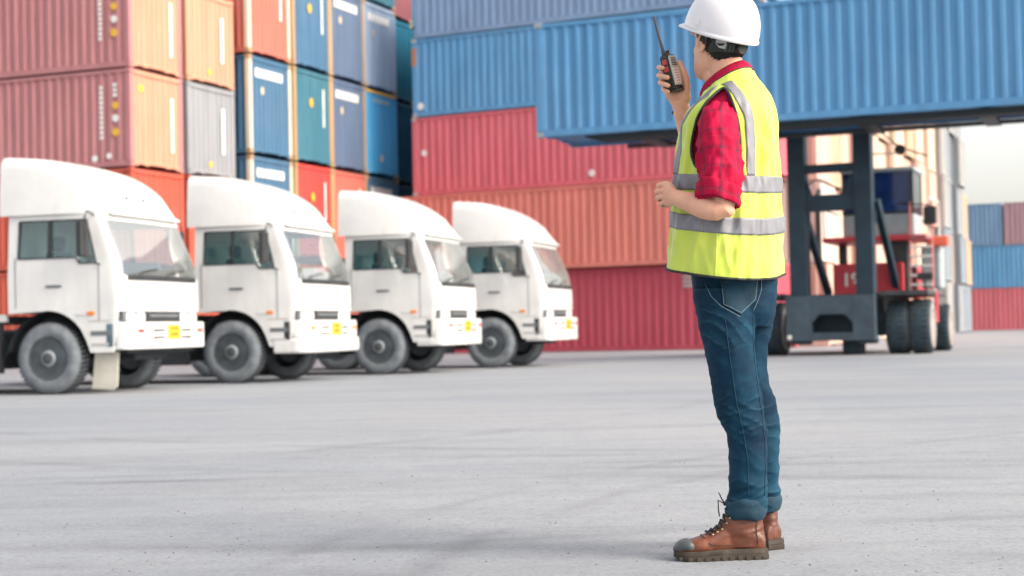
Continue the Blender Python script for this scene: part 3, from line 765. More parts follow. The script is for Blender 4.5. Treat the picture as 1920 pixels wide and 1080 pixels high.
# lower plate with its opening
pl = [(-1.02, .33), (1.04, .33), (1.04, 1.36), (-1.02, 1.36)]
mb = MB().box(-1.0, -.42, -.2, .1, .33, 1.36).box(.52, 1.02, -.2, .1, .33, 1.36).box(-.42, .52, -.2, .1, .93, 1.36).box(-.42, .52, -.2, .1, .33, .52)
mb.prism([(-.42, .93), (-.42, .72), (-.30, .88), (-.2, .93)], -.2, .1).prism([(.52, .93), (.52, .72), (.40, .88), (.30, .93)], -.2, .1)
hp('front_plate', mb, simple('slate_grey_plate', (.045, .07, .095), .55, var=.3), bevel=.01, seg=1)
hp('axle_beam', MB().box(-1.15, 1.15, .45, 1.05, .42, .95))
hp('axle_housing', MB().box(.18, .62, .3, .9, .02, .45), bevel=.05)
hp('shackle', MB().ball((-.92, -.22, .42), .06, 6), M_WT)
# wheels
def big_wheel(x, y, r_, wd, outer):
    o = obj('wheel', MB().lathe([(r_*.56, -wd/2), (r_*.62, -wd/2-.01), (r_*.93, -wd/2+.01), (r_, -wd/2+.07), (r_, wd/2-.07), (r_*.93, wd/2-.01), (r_*.62, wd/2+.01), (r_*.56, wd/2), (r_*.56, -wd/2)], 'x', 36, closed=True).mesh('wheel', M_HT, auto=45), H_, (x, y, r_))
    for s in (-1, 1):
        MB().lathe([(r_*.58, s*(wd/2+.004)), (r_*.70, s*(wd/2+.016)), (r_*.92, s*(wd/2-.002))], 'x', 36).build('sidewall', M_HTS, o, smooth=True)
    MB().lathe([(r_*.57, wd/2-.01), (r_*.52, wd/2-.03), (r_*.44, wd/2-.16), (r_*.2, wd/2-.18), (.0001, wd/2-.14)], 'x', 28).build('rim', M_STEEL, o, auto=40)
    tr = MB()
    for k in range(30):
        M = Matrix.Rotation(2*math.pi*k/30, 4, 'X'); tr.box(-wd/2+.05, -.05, -.03, .03, r_-.005, r_+.012, M).box(.05, wd/2-.05, -.03+.06, .09, r_-.005, r_+.012, M)
    tr.build('tread', M_TREAD, o)['kind'] = 'stuff'
    return o
for x in (1.42, 1.93, -1.42, -1.93): big_wheel(x, .75, .615, .47, 1)
for x in (2.0, -2.0): big_wheel(x, 3.6, .56, .45, 1)
# fenders, deck, body
for s in (-1, 1):
    hp('fender', MB().box(s*1.65-.52, s*1.65+.52, -.05, 1.9, 1.33, 1.43).box(s*1.65-.52, s*1.65+.52, 1.9, 3.2, 1.3, 1.36), M_STEEL)
    hp('fender_edge', MB().box(s*2.15-.025, s*2.15+.025, 1.35, 1.7, .7, 1.42), M_RED)
hp('chassis', MB().box(-1.05, 1.05, .9, 5.0, .5, 1.4), M_STEEL)
body = hp('body', MB().box(-.22, 1.42, 1.55, 2.6, 1.36, 2.12), M_RED, bevel=.04)
hp('counterweight', MB().box(-.1, 1.5, 3.0, 5.4, 1.3, 2.1).box(-1.3, 1.5, 3.0, 5.4, .6, 1.25), M_RED, bevel=.1)
fc = bpy.data.curves.new('number', 'FONT'); fc.body = '18'; fc.size = .42; fc.extrude = .006; fc.align_x = 'CENTER'; fc.offset = .012
to = bpy.data.objects.new('t', fc); C.objects.link(to); nm = evaluated(to); bpy.data.objects.remove(to)
nm.materials.clear(); nm.materials.append(M_WT)
n_ = obj('number_marking', nm, H_, (.20, 1.535, 1.60), (R(90), 0, 0))
hp('deck', MB().box(-.40, 2.0, 1.3, 3.4, 2.62, 2.74), M_RED, bevel=.02)
for bx in ((.38, .62, 1.7, 1.95, 2.1, 2.62), (1.1, 1.5, 1.7, 2.4, 1.4, 2.62), (-.3, -.12, 2.8, 3.0, 2.1, 2.62)): hp('deck_support', MB().box(*bx), M_STEEL)
hp('tank', MB().box(1.7, 2.15, 2.5, 3.4, 1.5, 2.5), M_CABG, bevel=.05)
hp('tail_lamp', MB().box(1.85, 2.35, 2.4, 2.7, 2.5, 2.74), simple('orange_red_lamp', (.75, .16, .09), .4), bevel=.03)
# cab on the deck
cx0, cx1, cy0, cy1 = .05, 1.70, 1.5, 3.0
hp('cab_base', MB().box(cx0, cx1, cy0, cy1, 2.74, 3.26), M_CABG, bevel=.04)
mb = MB()
for x in (cx0, cx1-.07):
    for y in (cy0, cy1-.07): mb.box(x, x+.07, y, y+.07, 3.26, 4.24)
mb.box(cx0, cx1, cy0, cy0+.06, 3.26, 3.31)
hp('cab_pillar', mb, M_STEEL)
hp('cab_roof', MB().box(cx0-.04, cx1+.04, cy0-.06, cy1+.04, 4.24, 4.34), M_CABG, bevel=.03)
hp('front_glass', MB().box(cx0+.07, cx1-.07, cy0+.02, cy0+.035, 3.31, 4.24), M_DBL)
hp('side_glass', MB().box(cx1-.03, cx1-.015, cy0+.07, cy1-.07, 3.26, 4.24), M_GLASS); hp('side_glass', MB().box(cx0+.015, cx0+.03, cy0+.07, cy1-.07, 3.26, 4.24), M_DBL)
hp('rear_glass', MB().box(cx0+.07, cx1-.07, cy1-.03, cy1-.015, 3.26, 4.24), M_DBL)
hp('cab_seat', MB().box(.6, 1.15, 2.1, 2.6, 3.1, 3.3).box(.6, 1.15, 2.55, 2.68, 3.3, 3.95), M_SEAT, bevel=.04)
hp('cab_control_panel', MB().box(.1, 1.1, 1.6, 1.9, 3.0, 3.45), simple('navy_panel', (.02, .03, .12)), bevel=.04)
# ladder on the right
for x in (1.62, 2.12): hp('ladder_rail', MB().tube([(x, 1.25, 1.42), (x, 1.35, 2.74), (x, 1.45, 3.5)], .028, 6), simple('pink_red_rail', (.55, .16, .16)))
for k in range(6): hp('ladder_step', MB().box(1.62, 2.12, 1.2+.02*k, 1.4+.02*k, 1.55+.22*k, 1.60+.22*k), M_WT)
hp('handrail', MB().tube([(2.05, 1.4, 2.74), (2.05, 1.4, 3.6), (2.05, 3.3, 3.6), (2.05, 3.3, 2.74)], .025, 6), M_WT)
hp('handrail', MB().tube([(-.38, 1.4, 2.74), (-.38, 1.4, 3.4), (-.38, 3.3, 3.4)], .02, 6), M_STEEL)
hp('mirror', MB().box(1.95, 2.25, 1.2, 1.28, 2.95, 3.38), M_BLK, bevel=.05); hp('mirror_arm', MB().tube([(1.35, 1.5, 3.5), (2.1, 1.26, 3.4), (2.1, 1.25, 3.0)], .02, 6), M_BLK)
hp('mirror', MB().box(1.9, 2.25, .3, .36, 1.66, 1.82), M_BLK, bevel=.03); hp('mirror_arm', MB().tube([(2.05, .5, 1.4), (2.07, .35, 1.75)], .018, 6), M_BLK)
hp('work_lamp', MB().lathe([(.0001, 0), (.13, 0), (.10, .16), (.04, .2), (.0001, .2)], 'y', 12, (1.45, 1.3, 4.72)), M_BLK)
hp('lamp_arm', MB().tube([(.85, .2, 5.4), (1.2, 1.0, 5.0), (1.45, 1.42, 4.78), (2.0, 1.9, 4.6)], .022, 6).tube([(.9, .2, 4.55), (1.5, 1.42, 4.65)], .02, 6), M_BLK)
hp('hydraulic_hose', MB().tube([(-.5, .1, 3.9), (-.25, .05, 4.02), (.1, .1, 3.85), (.4, .1, 3.75)], .022, 6).tube([(-1.3, .2, 4.2), (-1.0, .2, 4.0)], .02, 6), M_BLK)
hp('exhaust_stack', MB().tube([(-.9, 3.4, 2.2), (-.9, 3.4, 3.9), (-.9, 3.6, 4.05)], .07, 10), M_STEEL)
hp('work_lights', MB().box(-.5, -.2, 1.45, 1.6, 4.3, 4.5), M_BLK, bevel=.03)
# lifting frame under the container
hp('carriage', MB().box(-1.25, 1.25, -.34, -.12, 5.0, 7.4), M_MAST)
for x in (-3.7, -1.2, 1.2, 3.7): hp('fork_beam', MB().box(x-.16, x+.16, -2.6, -.12, 4.96, 5.055), M_STEEL)
hp('spreader_beam', MB().box(-4.6, 4.8, -.5, -.28, 4.97, 5.05), M_STEEL)
hp('lifting_beam', MB().prism([(-4.9, 5.02), (-4.55, 4.915), (6.0, 4.915), (6.0, 5.055), (-4.9, 5.055)], -2.66, -2.2, 'y'), simple('black_beam', (.006, .013, .018), .7))
ci_ = container(hb.dot(LX)+.1+6.096, hb.dot(LV)-.36-2.44, 5.06, L40, 2.591, (.10, .275, .50), 'blue container held up on the lifting frame of the handler', None, True, (.30, .36, .40), None)
ci_['category'] = 'shipping container'

# ------------------------------------------------------------------ the worker
YM = 5.40
def Q(px, py, dy=0.0): return P(px, py, YM+dy)
F_ = V((-.88, .475, 0)).normalized(); L_ = V((F_.y*-1, F_.x, 0)).normalized()   # body: forward, left
L_ = V((-F_.y, F_.x, 0))
def nz(p, s, seed=0): return noise.noise(V((p.x*s[0]+seed*7.3, p.y*s[1]+seed*3.1, p.z*s[2]-seed*5.7)))
# ---- materials
def skin():
    t = NT('skin'); co = t.coord(); n = t.noise(co, 14, 5, .6); n2 = t.noise(co, 5, 3)
    c = t.ramp(n, [(.3, (.62, .31, .20, 1)), (.7, (.76, .43, .30, 1))])
    c = t.mix(t.ramp(n2, [(.45, g(0)), (.75, g(.35))]), c, (.58, .21, .15, 1))
    t.base(c); t.set(Roughness=.5, Subsurface_Weight=.12, Subsurface_Scale=.008)
    t.b.inputs['Subsurface Radius'].default_value = (1, .35, .2)
    t.bump(t.noise(co, 260, 3), .12, .002); return t.m
M_SKIN = skin()
def cloth(t, co, sc=900, st=.25, d=.0008):
    t.bump(t.noise(co, sc, 2), st, d)
def denim():
    t = NT('blue_denim'); co = t.coord()
    n = t.noise(co, 9, 6, .65); st = t.noise(t.coord((60, 60, 500)), 3, 3, .6); br = t.noise(co, 2.2, 3)
    c = t.ramp(n, [(.25, (.0006, .011, .029, 1)), (.55, (.0012, .027, .057, 1)), (.8, (.008, .070, .122, 1))])
    c = t.mix(.45, c, t.ramp(st, [(.3, g(.55)), (.7, g(1.35))]), 'MULTIPLY')
    c = t.mix(t.ramp(br, [(.48, g(0)), (.72, g(.4))]), c, (.022, .13, .21, 1))
    ge = t.new('ShaderNodeNewGeometry')                      # worn indigo and painted highlights on crease ridges, painted shade in the hollows
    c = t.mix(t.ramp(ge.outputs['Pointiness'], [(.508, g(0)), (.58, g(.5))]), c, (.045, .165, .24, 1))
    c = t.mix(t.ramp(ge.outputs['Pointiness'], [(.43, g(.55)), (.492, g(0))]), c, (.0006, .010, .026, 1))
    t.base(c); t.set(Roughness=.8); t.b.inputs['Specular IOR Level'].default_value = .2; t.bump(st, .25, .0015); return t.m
M_DENIM = denim()
M_DENIMF = simple('folded_denim', (.0035, .036, .068), .85, var=.45, scale=16, bump=.3)
def vestm():
    t = NT('fluorescent_vest'); co = t.coord(); n = t.noise(co, 3.5, 4)
    t.base(t.ramp(n, [(.35, (.45, .58, .055, 1)), (.7, (.54, .63, .095, 1))]))
    t.set(Roughness=.62); t.b.inputs['Sheen Weight'].default_value = .6; t.b.inputs['Sheen Roughness'].default_value = .4
    w_ = t.new('ShaderNodeTexWave'); w_.inputs['Scale'].default_value = 160; t.link(co, w_.inputs[0])
    t.bump(t.math('ADD', w_.outputs['Fac'], t.noise(co, 500, 2)), .12, .001); return t.m
M_VEST = vestm()
M_REFL = simple('reflective_tape', (.19, .195, .22), .5, .1, .10, 30, .1)
M_BIND = simple('black_binding', (.018, .02, .02), .7)
def plaid():
    t = NT('red_plaid'); tc = t.new('ShaderNodeTexCoord'); sp = t.new('ShaderNodeSeparateXYZ'); t.link(tc.outputs['UV'], sp.inputs[0])
    u, v = sp.outputs[0], sp.outputs[1]
    def bands(s, f, lo, hi, off=0.0):
        fr = t.math('FRACT', t.math('ADD', t.math('MULTIPLY', s, f), off)); a = t.math('GREATER_THAN', fr, lo); b_ = t.math('LESS_THAN', fr, hi)
        return t.math('MULTIPLY', a, b_)
    co = t.coord(); n = t.noise(co, 11, 5, .6)
    c = t.ramp(n, [(.3, (.33, .0025, .030, 1)), (.7, (.46, .005, .050, 1))])
    bu = bands(u, 6.0, .41, .59); bv = bands(v, 7.5, .44, .62)
    c = t.mix(t.math('MULTIPLY', bu, .72), c, (.17, .012, .04, 1)); c = t.mix(t.math('MULTIPLY', bv, .55), c, (.20, .012, .04, 1))
    dash = t.math('MULTIPLY', bu, t.math('MULTIPLY', bv, bands(u, 48, .1, .55)))
    c = t.mix(t.math('MULTIPLY', dash, .6), c, (.02, .02, .05, 1))
    lu = bands(u, 6.0, .18, .20); lv = bands(v, 5.5, .14, .165)
    c = t.mix(t.math('MULTIPLY', t.math('MAXIMUM', lu, lv), .05), c, (.75, .25, .30, 1))
    t.base(c); t.set(Roughness=.75); t.b.inputs['Specular IOR Level'].default_value = .15; t.bump(t.noise(co, 700, 2), .2, .001); return t.m
M_PLAID = plaid()
M_HAT = simple('white_hat_plastic', (.70, .69, .73), .28, var=.02, scale=5, coat=.3)
M_HAIR = simple('black_hair', (.010, .009, .009), .45, var=.5, scale=60, bump=.6)
M_BAND = simple('dark_green_band', (.012, .022, .018), .5)
M_LEATHER = None
def leather():
    t = NT('brown_leather'); co = t.coord(); n = t.noise(co, 16, 6, .6); f = t.noise(co, 170, 3)
    c = t.ramp(n, [(.25, (.06, .016, .008, 1)), (.55, (.135, .038, .018, 1)), (.8, (.27, .095, .046, 1))])
    t.base(c); t.set(Roughness=.42); t.bump(t.math('ADD', f, t.math('MULTIPLY', n, 1.5)), .25, .003); return t.m
M_LEATHER = leather()
M_SOLE = simple('boot_rubber', (.045, .034, .026), .75, var=.35, scale=25, bump=.25)
M_TOE = simple('toe_rubber', (.06, .072, .076), .5, var=.25, scale=25)
M_LACE = simple('black_lace', (.02, .022, .02), .8)
M_EYELET = simple('brass_eyelet', (.45, .36, .22), .35, .7)
M_STITCH = simple('pale_stitch', (.20, .29, .34), .8)

# ---- head frame
Hyaw = R(35); Hf = V((-math.sin(Hyaw), math.cos(Hyaw), 0)); Hl = V((-Hf.y, Hf.x, 0)); pit = R(7)
Hx = (Hf*math.cos(pit)+V((0, 0, 1))*math.sin(pit)); Hz = (V((0, 0, 1))*math.cos(pit)-Hf*math.sin(pit)); Ho = Q(1350, 79, .02)
HM = Matrix(((Hx.x, Hl.x, Hz.x, Ho.x), (Hx.y, Hl.y, Hz.y, Ho.y), (Hx.z, Hl.z, Hz.z, Ho.z), (0, 0, 0, 1)))
HEAD = [[-.128, .075, .030, .020], [-.120, .090, .010, .038], [-.105, .097, -.020, .050], [-.08, .099, -.050, .060], [-.05, .098, -.070, .066], [-.02, .096, -.086, .070], [.01, .093, -.096, .074],
        [.04, .098, -.100, .077], [.07, .094, -.098, .076], [.10, .074, -.082, .062], [.12, .046, -.056, .040], [.131, .012, -.020, .012]]
def head_pt(z, a, off=0.0):
    xf, xb, w_ = interp(HEAD, z); xf += off; xb -= off; w_ += off
    cx = (xf+xb)/2; hx = (xf-xb)/2; ca, sa = math.cos(a), math.sin(a)
    e = .98
    return V((cx+hx*math.copysign(abs(ca)**e, ca), w_*math.copysign(abs(sa)**e, sa), z))
# ---- body: one continuous skin
B = MB()
B.loft([[HM @ head_pt(z, 2*math.pi*k/40) for k in range(40)] for z in [-.128+.259*i/36 for i in range(37)]])
def hb_(c, r_, n=8): B.ball(HM @ V(c), r_, n, HM.to_3x3().to_4x4())
B.tube([HM @ V(p) for p in ((.094, 0, .025), (.103, 0, .0), (.116, 0, -.028))], [.008, .010, .013], 10)
hb_((.106, .011, -.034), (.010, .009, .008)); hb_((.106, -.011, -.034), (.010, .009, .008))
hb_((.097, 0, -.066), (.010, .024, .007)); hb_((.095, 0, -.076), (.010, .021, .008)); hb_((.088, 0, -.108), (.018, .022, .016))
for s in (-1, 1):
    hb_((.088, .032*s, .030), (.014, .024, .008)); hb_((.064, .036*s, -.03), (.022, .016, .022))
    E = HM @ Matrix.Translation((.004, .071*s, -.006)) @ Matrix.Rotation(s*R(24), 4, 'Z') @ Matrix.Rotation(R(-10), 4, 'Y')
    B.tube([E @ V(p) for p in ((.014, .004*s, -.020), (.016, .008*s, .008), (.008, .012*s, .028), (-.008, .014*s, .030), (-.018, .014*s, .014), (-.014, .010*s, -.010), (-.002, .006*s, -.030), (.008, .004*s, -.032))], [.0042, .0048, .005, .005, .005, .005, .0065, .006], 8)
    B.ball(E @ V((-.002, .004*s, .0)), (.014, .004, .026), 7, E.to_3x3().to_4x4())
B.tube([Q(1378, 215, .0), Q(1374, 165, .0), Q(1362, 130, .01), Q(1354, 95, .02)], [.075, .066, .060, .058], 24)
B.tube([HM @ V((.03, 0, -.09)), Q(1352, 150, .02), Q(1360, 180, .01)], [.045, .05, .05], 18)          # throat
tors = [(1372, 185, .05, .045), (1374, 200, .10, .05), (1374, 230, .145, .08), (1372, 290, .16, .10), (1370, 380, .145, .095), (1372, 460, .14, .10), (1376, 510, .12, .085), (1378, 560, .10, .07)]
B.loft([[Q(px, py)+L_*a*math.cos(2*math.pi*k/28)+F_*b_*math.sin(2*math.pi*k/28) for k in range(28)] for px, py, a, b_ in tors])
B.tube([Q(1368, 560, -.05), Q(1374, 680, -.082), Q(1392, 780, -.087), Q(1403, 880, -.082), Q(1400, 990, -.075), Q(1400, 1024, -.075)], [.055, .050, .038, .040, .032, .030], 16)
B.tube([Q(1404, 560, .06), Q(1400, 680, .093), Q(1420, 780, .11), Q(1426, 880, .125), Q(1434, 985, .155), Q(1433, 1012, .158)], [.055, .048, .036, .038, .030, .028], 16)
# left arm, bent across the belly
LA = [Q(1375, 200, -.10), Q(1352, 215, -.165), Q(1349, 270, -.20), Q(1350, 325, -.232), Q(1355, 360, -.250), Q(1359, 380, -.260), Q(1357, 391, -.264), Q(1346, 393, -.258), Q(1333, 391, -.248), Q(1317, 387, -.233), Q(1300, 381.5, -.212), Q(1284, 376, -.191), Q(1272, 372, -.175), Q(1262, 369, -.157)]
B.tube(LA, [.03, .032, .036, .041, .042, .038, .033, .036, .0395, .0395, .0355, .0305, .0275, .027], 24)
B.ball(Q(1363, 394, -.262), (.026, .026, .025), 9)
# right arm, forearm rising to the radio
RA = [Q(1400, 200, .12), Q(1402, 225, .18), Q(1370, 280, .21), Q(1325, 318, .20), Q(1308, 310, .185), Q(1301, 285, .165), Q(1291, 245, .145), Q(1281, 215, .13), Q(1277, 200, .125), Q(1272, 186, .122)]
B.tube(RA, [.05, .052, .048, .045, .045, .043, .038, .032, .0295, .030], 20)
def finger(pts, r0_, r1_, n=9):
    pts = [V(p) for p in pts]
    # subdivide the chain a little so that knuckles bend rather than kink
    fine = []
    for i in range(len(pts)-1):
        for k in range(3): fine.append(pts[i].lerp(pts[i+1], k/3))
    fine.append(pts[-1]); N = len(fine)
    for _ in range(2): fine = [fine[0]]+[(fine[i-1]+fine[i]*2+fine[i+1])/4 for i in range(1, N-1)]+[fine[-1]]
    rad = [r0_+(r1_-r0_)*i/(N-1) for i in range(N)]
    d = (fine[-1]-fine[-2]).normalized(); 
    B.tube(fine+[fine[-1]+d*r1_*.55, fine[-1]+d*r1_*.85], rad+[r1_*.78, r1_*.35], n)
def pxo(p, px, py, dy): return Q(px, py, dy)
# right hand: palm behind the radio, fingers round its left edge, thumb up its right edge
palm = [(1274, 192, .125, .031, .020), (1270, 180, .125, .038, .021), (1266, 168, .128, .042, .021), (1261, 154, .132, .042, .018), (1257, 140, .136, .040, .015), (1254, 130, .137, .036, .012)]
pu = (Q(1285, 160, .11)-Q(1245, 168, .13)).normalized(); pn = V((-.25, -.95, .1)).normalized()
B.loft([[Q(px, py, dy)+pu*a*math.cos(2*math.pi*k/22)+pn*b_*math.sin(2*math.pi*k/22) for k in range(22)] for px, py, dy, a, b_ in palm])
finger([Q(1252, 140, .135), Q(1240, 127, .128), Q(1234.5, 126, .105), Q(1236, 127, .078), Q(1243, 127.5, .058)], .0098, .0082)
finger([Q(1252, 150, .132), Q(1238, 142, .125), Q(1234, 141, .100), Q(1239, 142.5, .066), Q(1252, 145.5, .040)], .0102, .0086)
finger([Q(1254, 162, .130), Q(1241, 155, .124), Q(1236.5, 154, .098), Q(1242, 156, .062), Q(1253, 160.5, .040)], .0098, .0083)
finger([Q(1258, 172, .126), Q(1247, 167, .120), Q(1243, 167, .098), Q(1246, 169, .074), Q(1253, 172, .058)], .0088, .0072)
finger([Q(1281, 188, .115), Q(1289, 170, .100), Q(1286.5, 146, .085), Q(1280, 130, .078), Q(1274, 117, .078)], .0145, .0092, 10)
B.ball(Q(1283, 180, .11), (.024, .018, .030), 9)
# left hand: loosely closed fist in front of the belly
fp = [(1268, 370, -.165, .026, .025), (1259, 368, -.150, .034, .022), (1251, 366, -.132, .038, .018), (1245, 364, -.118, .035, .012)]
fu = V((.12, -.30, .94)).normalized(); fn = V((-.45, -.80, .1)).normalized()
B.loft([[Q(px, py, dy)+fu*a*math.cos(2*math.pi*k/22)+fn*b_*math.sin(2*math.pi*k/22) for k in range(22)] for px, py, dy, a, b_ in fp])
for i, (y0, ln, r_) in enumerate(((345.5, 1.0, .0090), (357, 1.1, .0093), (368.5, 1.02, .0090), (379.5, .84, .0080))):
    kx = (1241, 1238.5, 1239.5, 1244)[i]
    finger([Q(1252, y0+2, -.134), Q(kx-1, y0, -.122), Q(kx-8*ln, y0+2.5, -.096), Q(kx-4, y0+6, -.066), Q(kx+8*ln, y0+7, -.066), Q(kx+13*ln, y0+5, -.084)], r_, r_*.84)
finger([Q(1262, 357, -.150), Q(1256, 347, -.132), Q(1247, 343.5, -.105), Q(1239, 347, -.082)], .0125, .0088, 10)
me_body = remeshed(B, 'person', M_SKIN, .0024, 4, .45)
man = thing('person', 'worker in white hard hat and yellow vest talking into a walkie talkie, seen from behind', 'person', (0, 0, 0), 0, None, me_body)
for s in (-1, 1):
    e = MB().ball((0, 0, 0), .0115, 8).build('eye', simple('eye_white', (.7, .68, .66), .2), man, smooth=True); e.location = HM @ V((.074, .028*s, .010))
    MB().ball((0, 0, 0), (.004, .0055, .0055), 6).build('iris', simple('dark_iris', (.03, .015, .01), .2), e).location = HM.to_3x3() @ V((.0095, 0, 0))
    MB().tube([HM @ V(p) for p in ((.098, .014*s, .034), (.094, .034*s, .040), (.080, .052*s, .034))], .004, 6).build('eyebrow', M_HAIR, man)
MB().tube([HM @ V(p) for p in ((.098, -.018, -.070), (.1055, 0, -.0705), (.098, .018, -.070))], .0035, 6).build('lips', simple('lip_skin', (.46, .20, .14), .45), man)

# ---- hair
hair = MB(); rings = []
for i in range(26):
    z = -.072+.19*i/25; ring = []
    for k in range(56):
        a = 2*math.pi*k/56; aa = abs((a+math.pi) % (2*math.pi)-math.pi)      # 0 = face
        lim = R(interp([[-.072, 152], [-.06, 128], [-.04, 108], [-.01, 84], [.02, 66], [.05, 58], [.12, 30]], z)[0])
        o_ = .0085 if aa > lim else (-.012 if aa < lim-R(9) else -.002)
        o_ += .0025*noise.noise(V((math.cos(a)*14, math.sin(a)*14, z*30)))*(1 if aa > lim else 0)
        if i == 0: o_ = min(o_, .001)
        ring.append(HM @ head_pt(z, a, o_))
    rings.append(ring)
hair.loft(rings)
hr = hair.build('hair', M_HAIR, man, smooth=True)
hs_ = MB(); rnd = random.Random(5)
for k in range(420):
    a = R(rnd.uniform(96, 264)); z = rnd.uniform(-.064, -.0); aa = abs((a+math.pi) % (2*math.pi)-math.pi)
    lim = R(interp([[-.072, 152], [-.06, 128], [-.04, 108], [-.01, 84], [.02, 66]], z)[0])
    if aa < lim-.03: continue
    p0 = head_pt(z+.018, a, .009); p1 = head_pt(z+.005, a+rnd.uniform(-.03, .03), .011); p2 = head_pt(z-.008, a+rnd.uniform(-.06, .06), .006+rnd.uniform(0, .006))
    hs_.tube([HM @ p0, HM @ p1, HM @ p2], [.0013, .0011, .0004], 4)
st = hs_.build('hair_strands', M_HAIR, hr); st['kind'] = 'stuff'

# ---- hard hat
HH = HM.copy(); HM = HM @ Matrix.Translation((-.004, 0, .034)) @ Matrix.Rotation(R(-15), 4, 'Y')
ht = MB(); rings = []; A_, Bw, Z0, Hh = .141, .118, -.004, .140
def dome(t, a, off=0):
    "t 0 rim .. 1 crown"
    th = t*math.pi/2; rr = math.cos(th)**.66; zz = math.sin(th)**.92
    x, y = A_*rr*math.cos(a), Bw*rr*math.sin(a)
    n = V((x/A_/A_, y/Bw/Bw, (Hh*zz)/Hh/Hh)).normalized()
    rid = 0.0
    if t > .12:
        f_ = min(1, (t-.12)/.2)
        for yc, wd, h in ((0, .013, .0045), (.040, .010, .0032), (-.040, .010, .0032)):
            rid += 1.5*h*math.exp(-((y-yc)/wd)**4)*f_
        if t > .8 : rid *= 1
    slot = .0035*math.exp(-(((a % math.pi)-math.pi/2)/.11)**4)*math.exp(-((t-.10)/.085)**4)
    return V((x, y, Z0+Hh*zz)) + n*(rid+slot+off)
nA = 96
for i in range(40):
    t = (i/39)*.985; rings.append([dome(t, 2*math.pi*k/nA) for k in range(nA)])
def flange(k, d, dz):
    a = 2*math.pi*k/nA; vis = max(0, math.cos(a))**4*.036+ (max(0, -math.cos(a))**10)*.006
    r_ = 1+ (d*(1+vis/.006*1.0))/((A_+Bw)/2) if False else 1
    e = d*.0035+vis*d
    return V(((A_+e)*math.cos(a), (Bw+e*.9)*math.sin(a), Z0+dz-.012*d*max(0, math.cos(a))**3))
lip = [[flange(k, 0, -.003) for k in range(nA)], [flange(k, .75, -.009) for k in range(nA)], [flange(k, 1, -.007) for k in range(nA)], [flange(k, 1.03, -.003) for k in range(nA)], [flange(k, .9, .0) for k in range(nA)], [flange(k, .35, .0025) for k in range(nA)]]
inner = [[dome(t, 2*math.pi*k/nA, -.004) for k in range(nA)] for t in (.9, .6, .3, .1, .0)]
ht.loft([[HM @ p for p in r_] for r_ in inner+lip+rings], False, True)
hat = ht.build('hard_hat', M_HAT, man, smooth=True)
for s in (-1, 1):
    mb = MB()
    for (da, w_) in ((0, .016),):
        q = [HM @ (dome(.075, s*math.pi/2+d, .0035)+V((0, 0, 0))) for d in (-.10, .10)]+[HM @ dome(.17, s*math.pi/2+d, .0045) for d in (.09, -.09)]
        q2 = [p+(HM.to_3x3() @ V((0, s*.0015, 0))) for p in q]
        mb.loft([q, q2])
    mb.build('accessory_slot', M_HAT, hat, bevel=.001)
HM = HH
# suspension band round the back of the head, with its ratchet
def band(z0, z1, off, a0, a1, n=30, th=.0025):
    rs = []
    for k in range(n+1):
        a = a0+(a1-a0)*k/n; dz = 0
        rs.append([HM @ head_pt(z0, a, off), HM @ head_pt(z1, a, off), HM @ head_pt(z1, a, off+th), HM @ head_pt(z0, a, off+th)])
    return MB().loft(rs)
band(-.040, -.012, .013, R(112), R(248)).build('headband', M_BAND, hat)
mb = band(-.012, .02, .014, R(176), R(184), 3)
for a in (120, 150, 210, 240): mb2 = band(-.014, .022, .015, R(a-4), R(a+4), 3); mb.add(mb2.v, mb2.f)
mb.build('hanger_straps', M_BAND, hat)['kind'] = 'stuff'
kn = MB().lathe([(.0001, .0), (.017, .0), (.019, .006), (.017, .013), (.0001, .014)], 'x', 18)
k_ = kn.build('ratchet_knob', M_BLK, hat, auto=40); k_.matrix_world = HM @ Matrix.Translation(head_pt(-.026, math.pi, .030)) 
for k in range(7):
    a = R(150+10*k)
mb = MB()
for k in range(9):
    a = R(148+8*k); mb.bar(HM @ head_pt(-.037, a, .0165), HM @ head_pt(-.015, a, .0165), .0035, .003)
mb.build('band_ribs', simple('grey_green_rib', (.07, .10, .085), .5), hat)['kind'] = 'stuff'
q = [head_pt(.008, R(112), .015), head_pt(.004, R(150), .015), head_pt(-.030, R(146), .0165), head_pt(-.026, R(134), .0165)]
MB().loft([[HM @ p for p in q], [HM @ (p+V((0, .0025, 0))) for p in q]]).build('strap_tab', simple('pale_grey_tab', (.48, .50, .50), .5), hat)

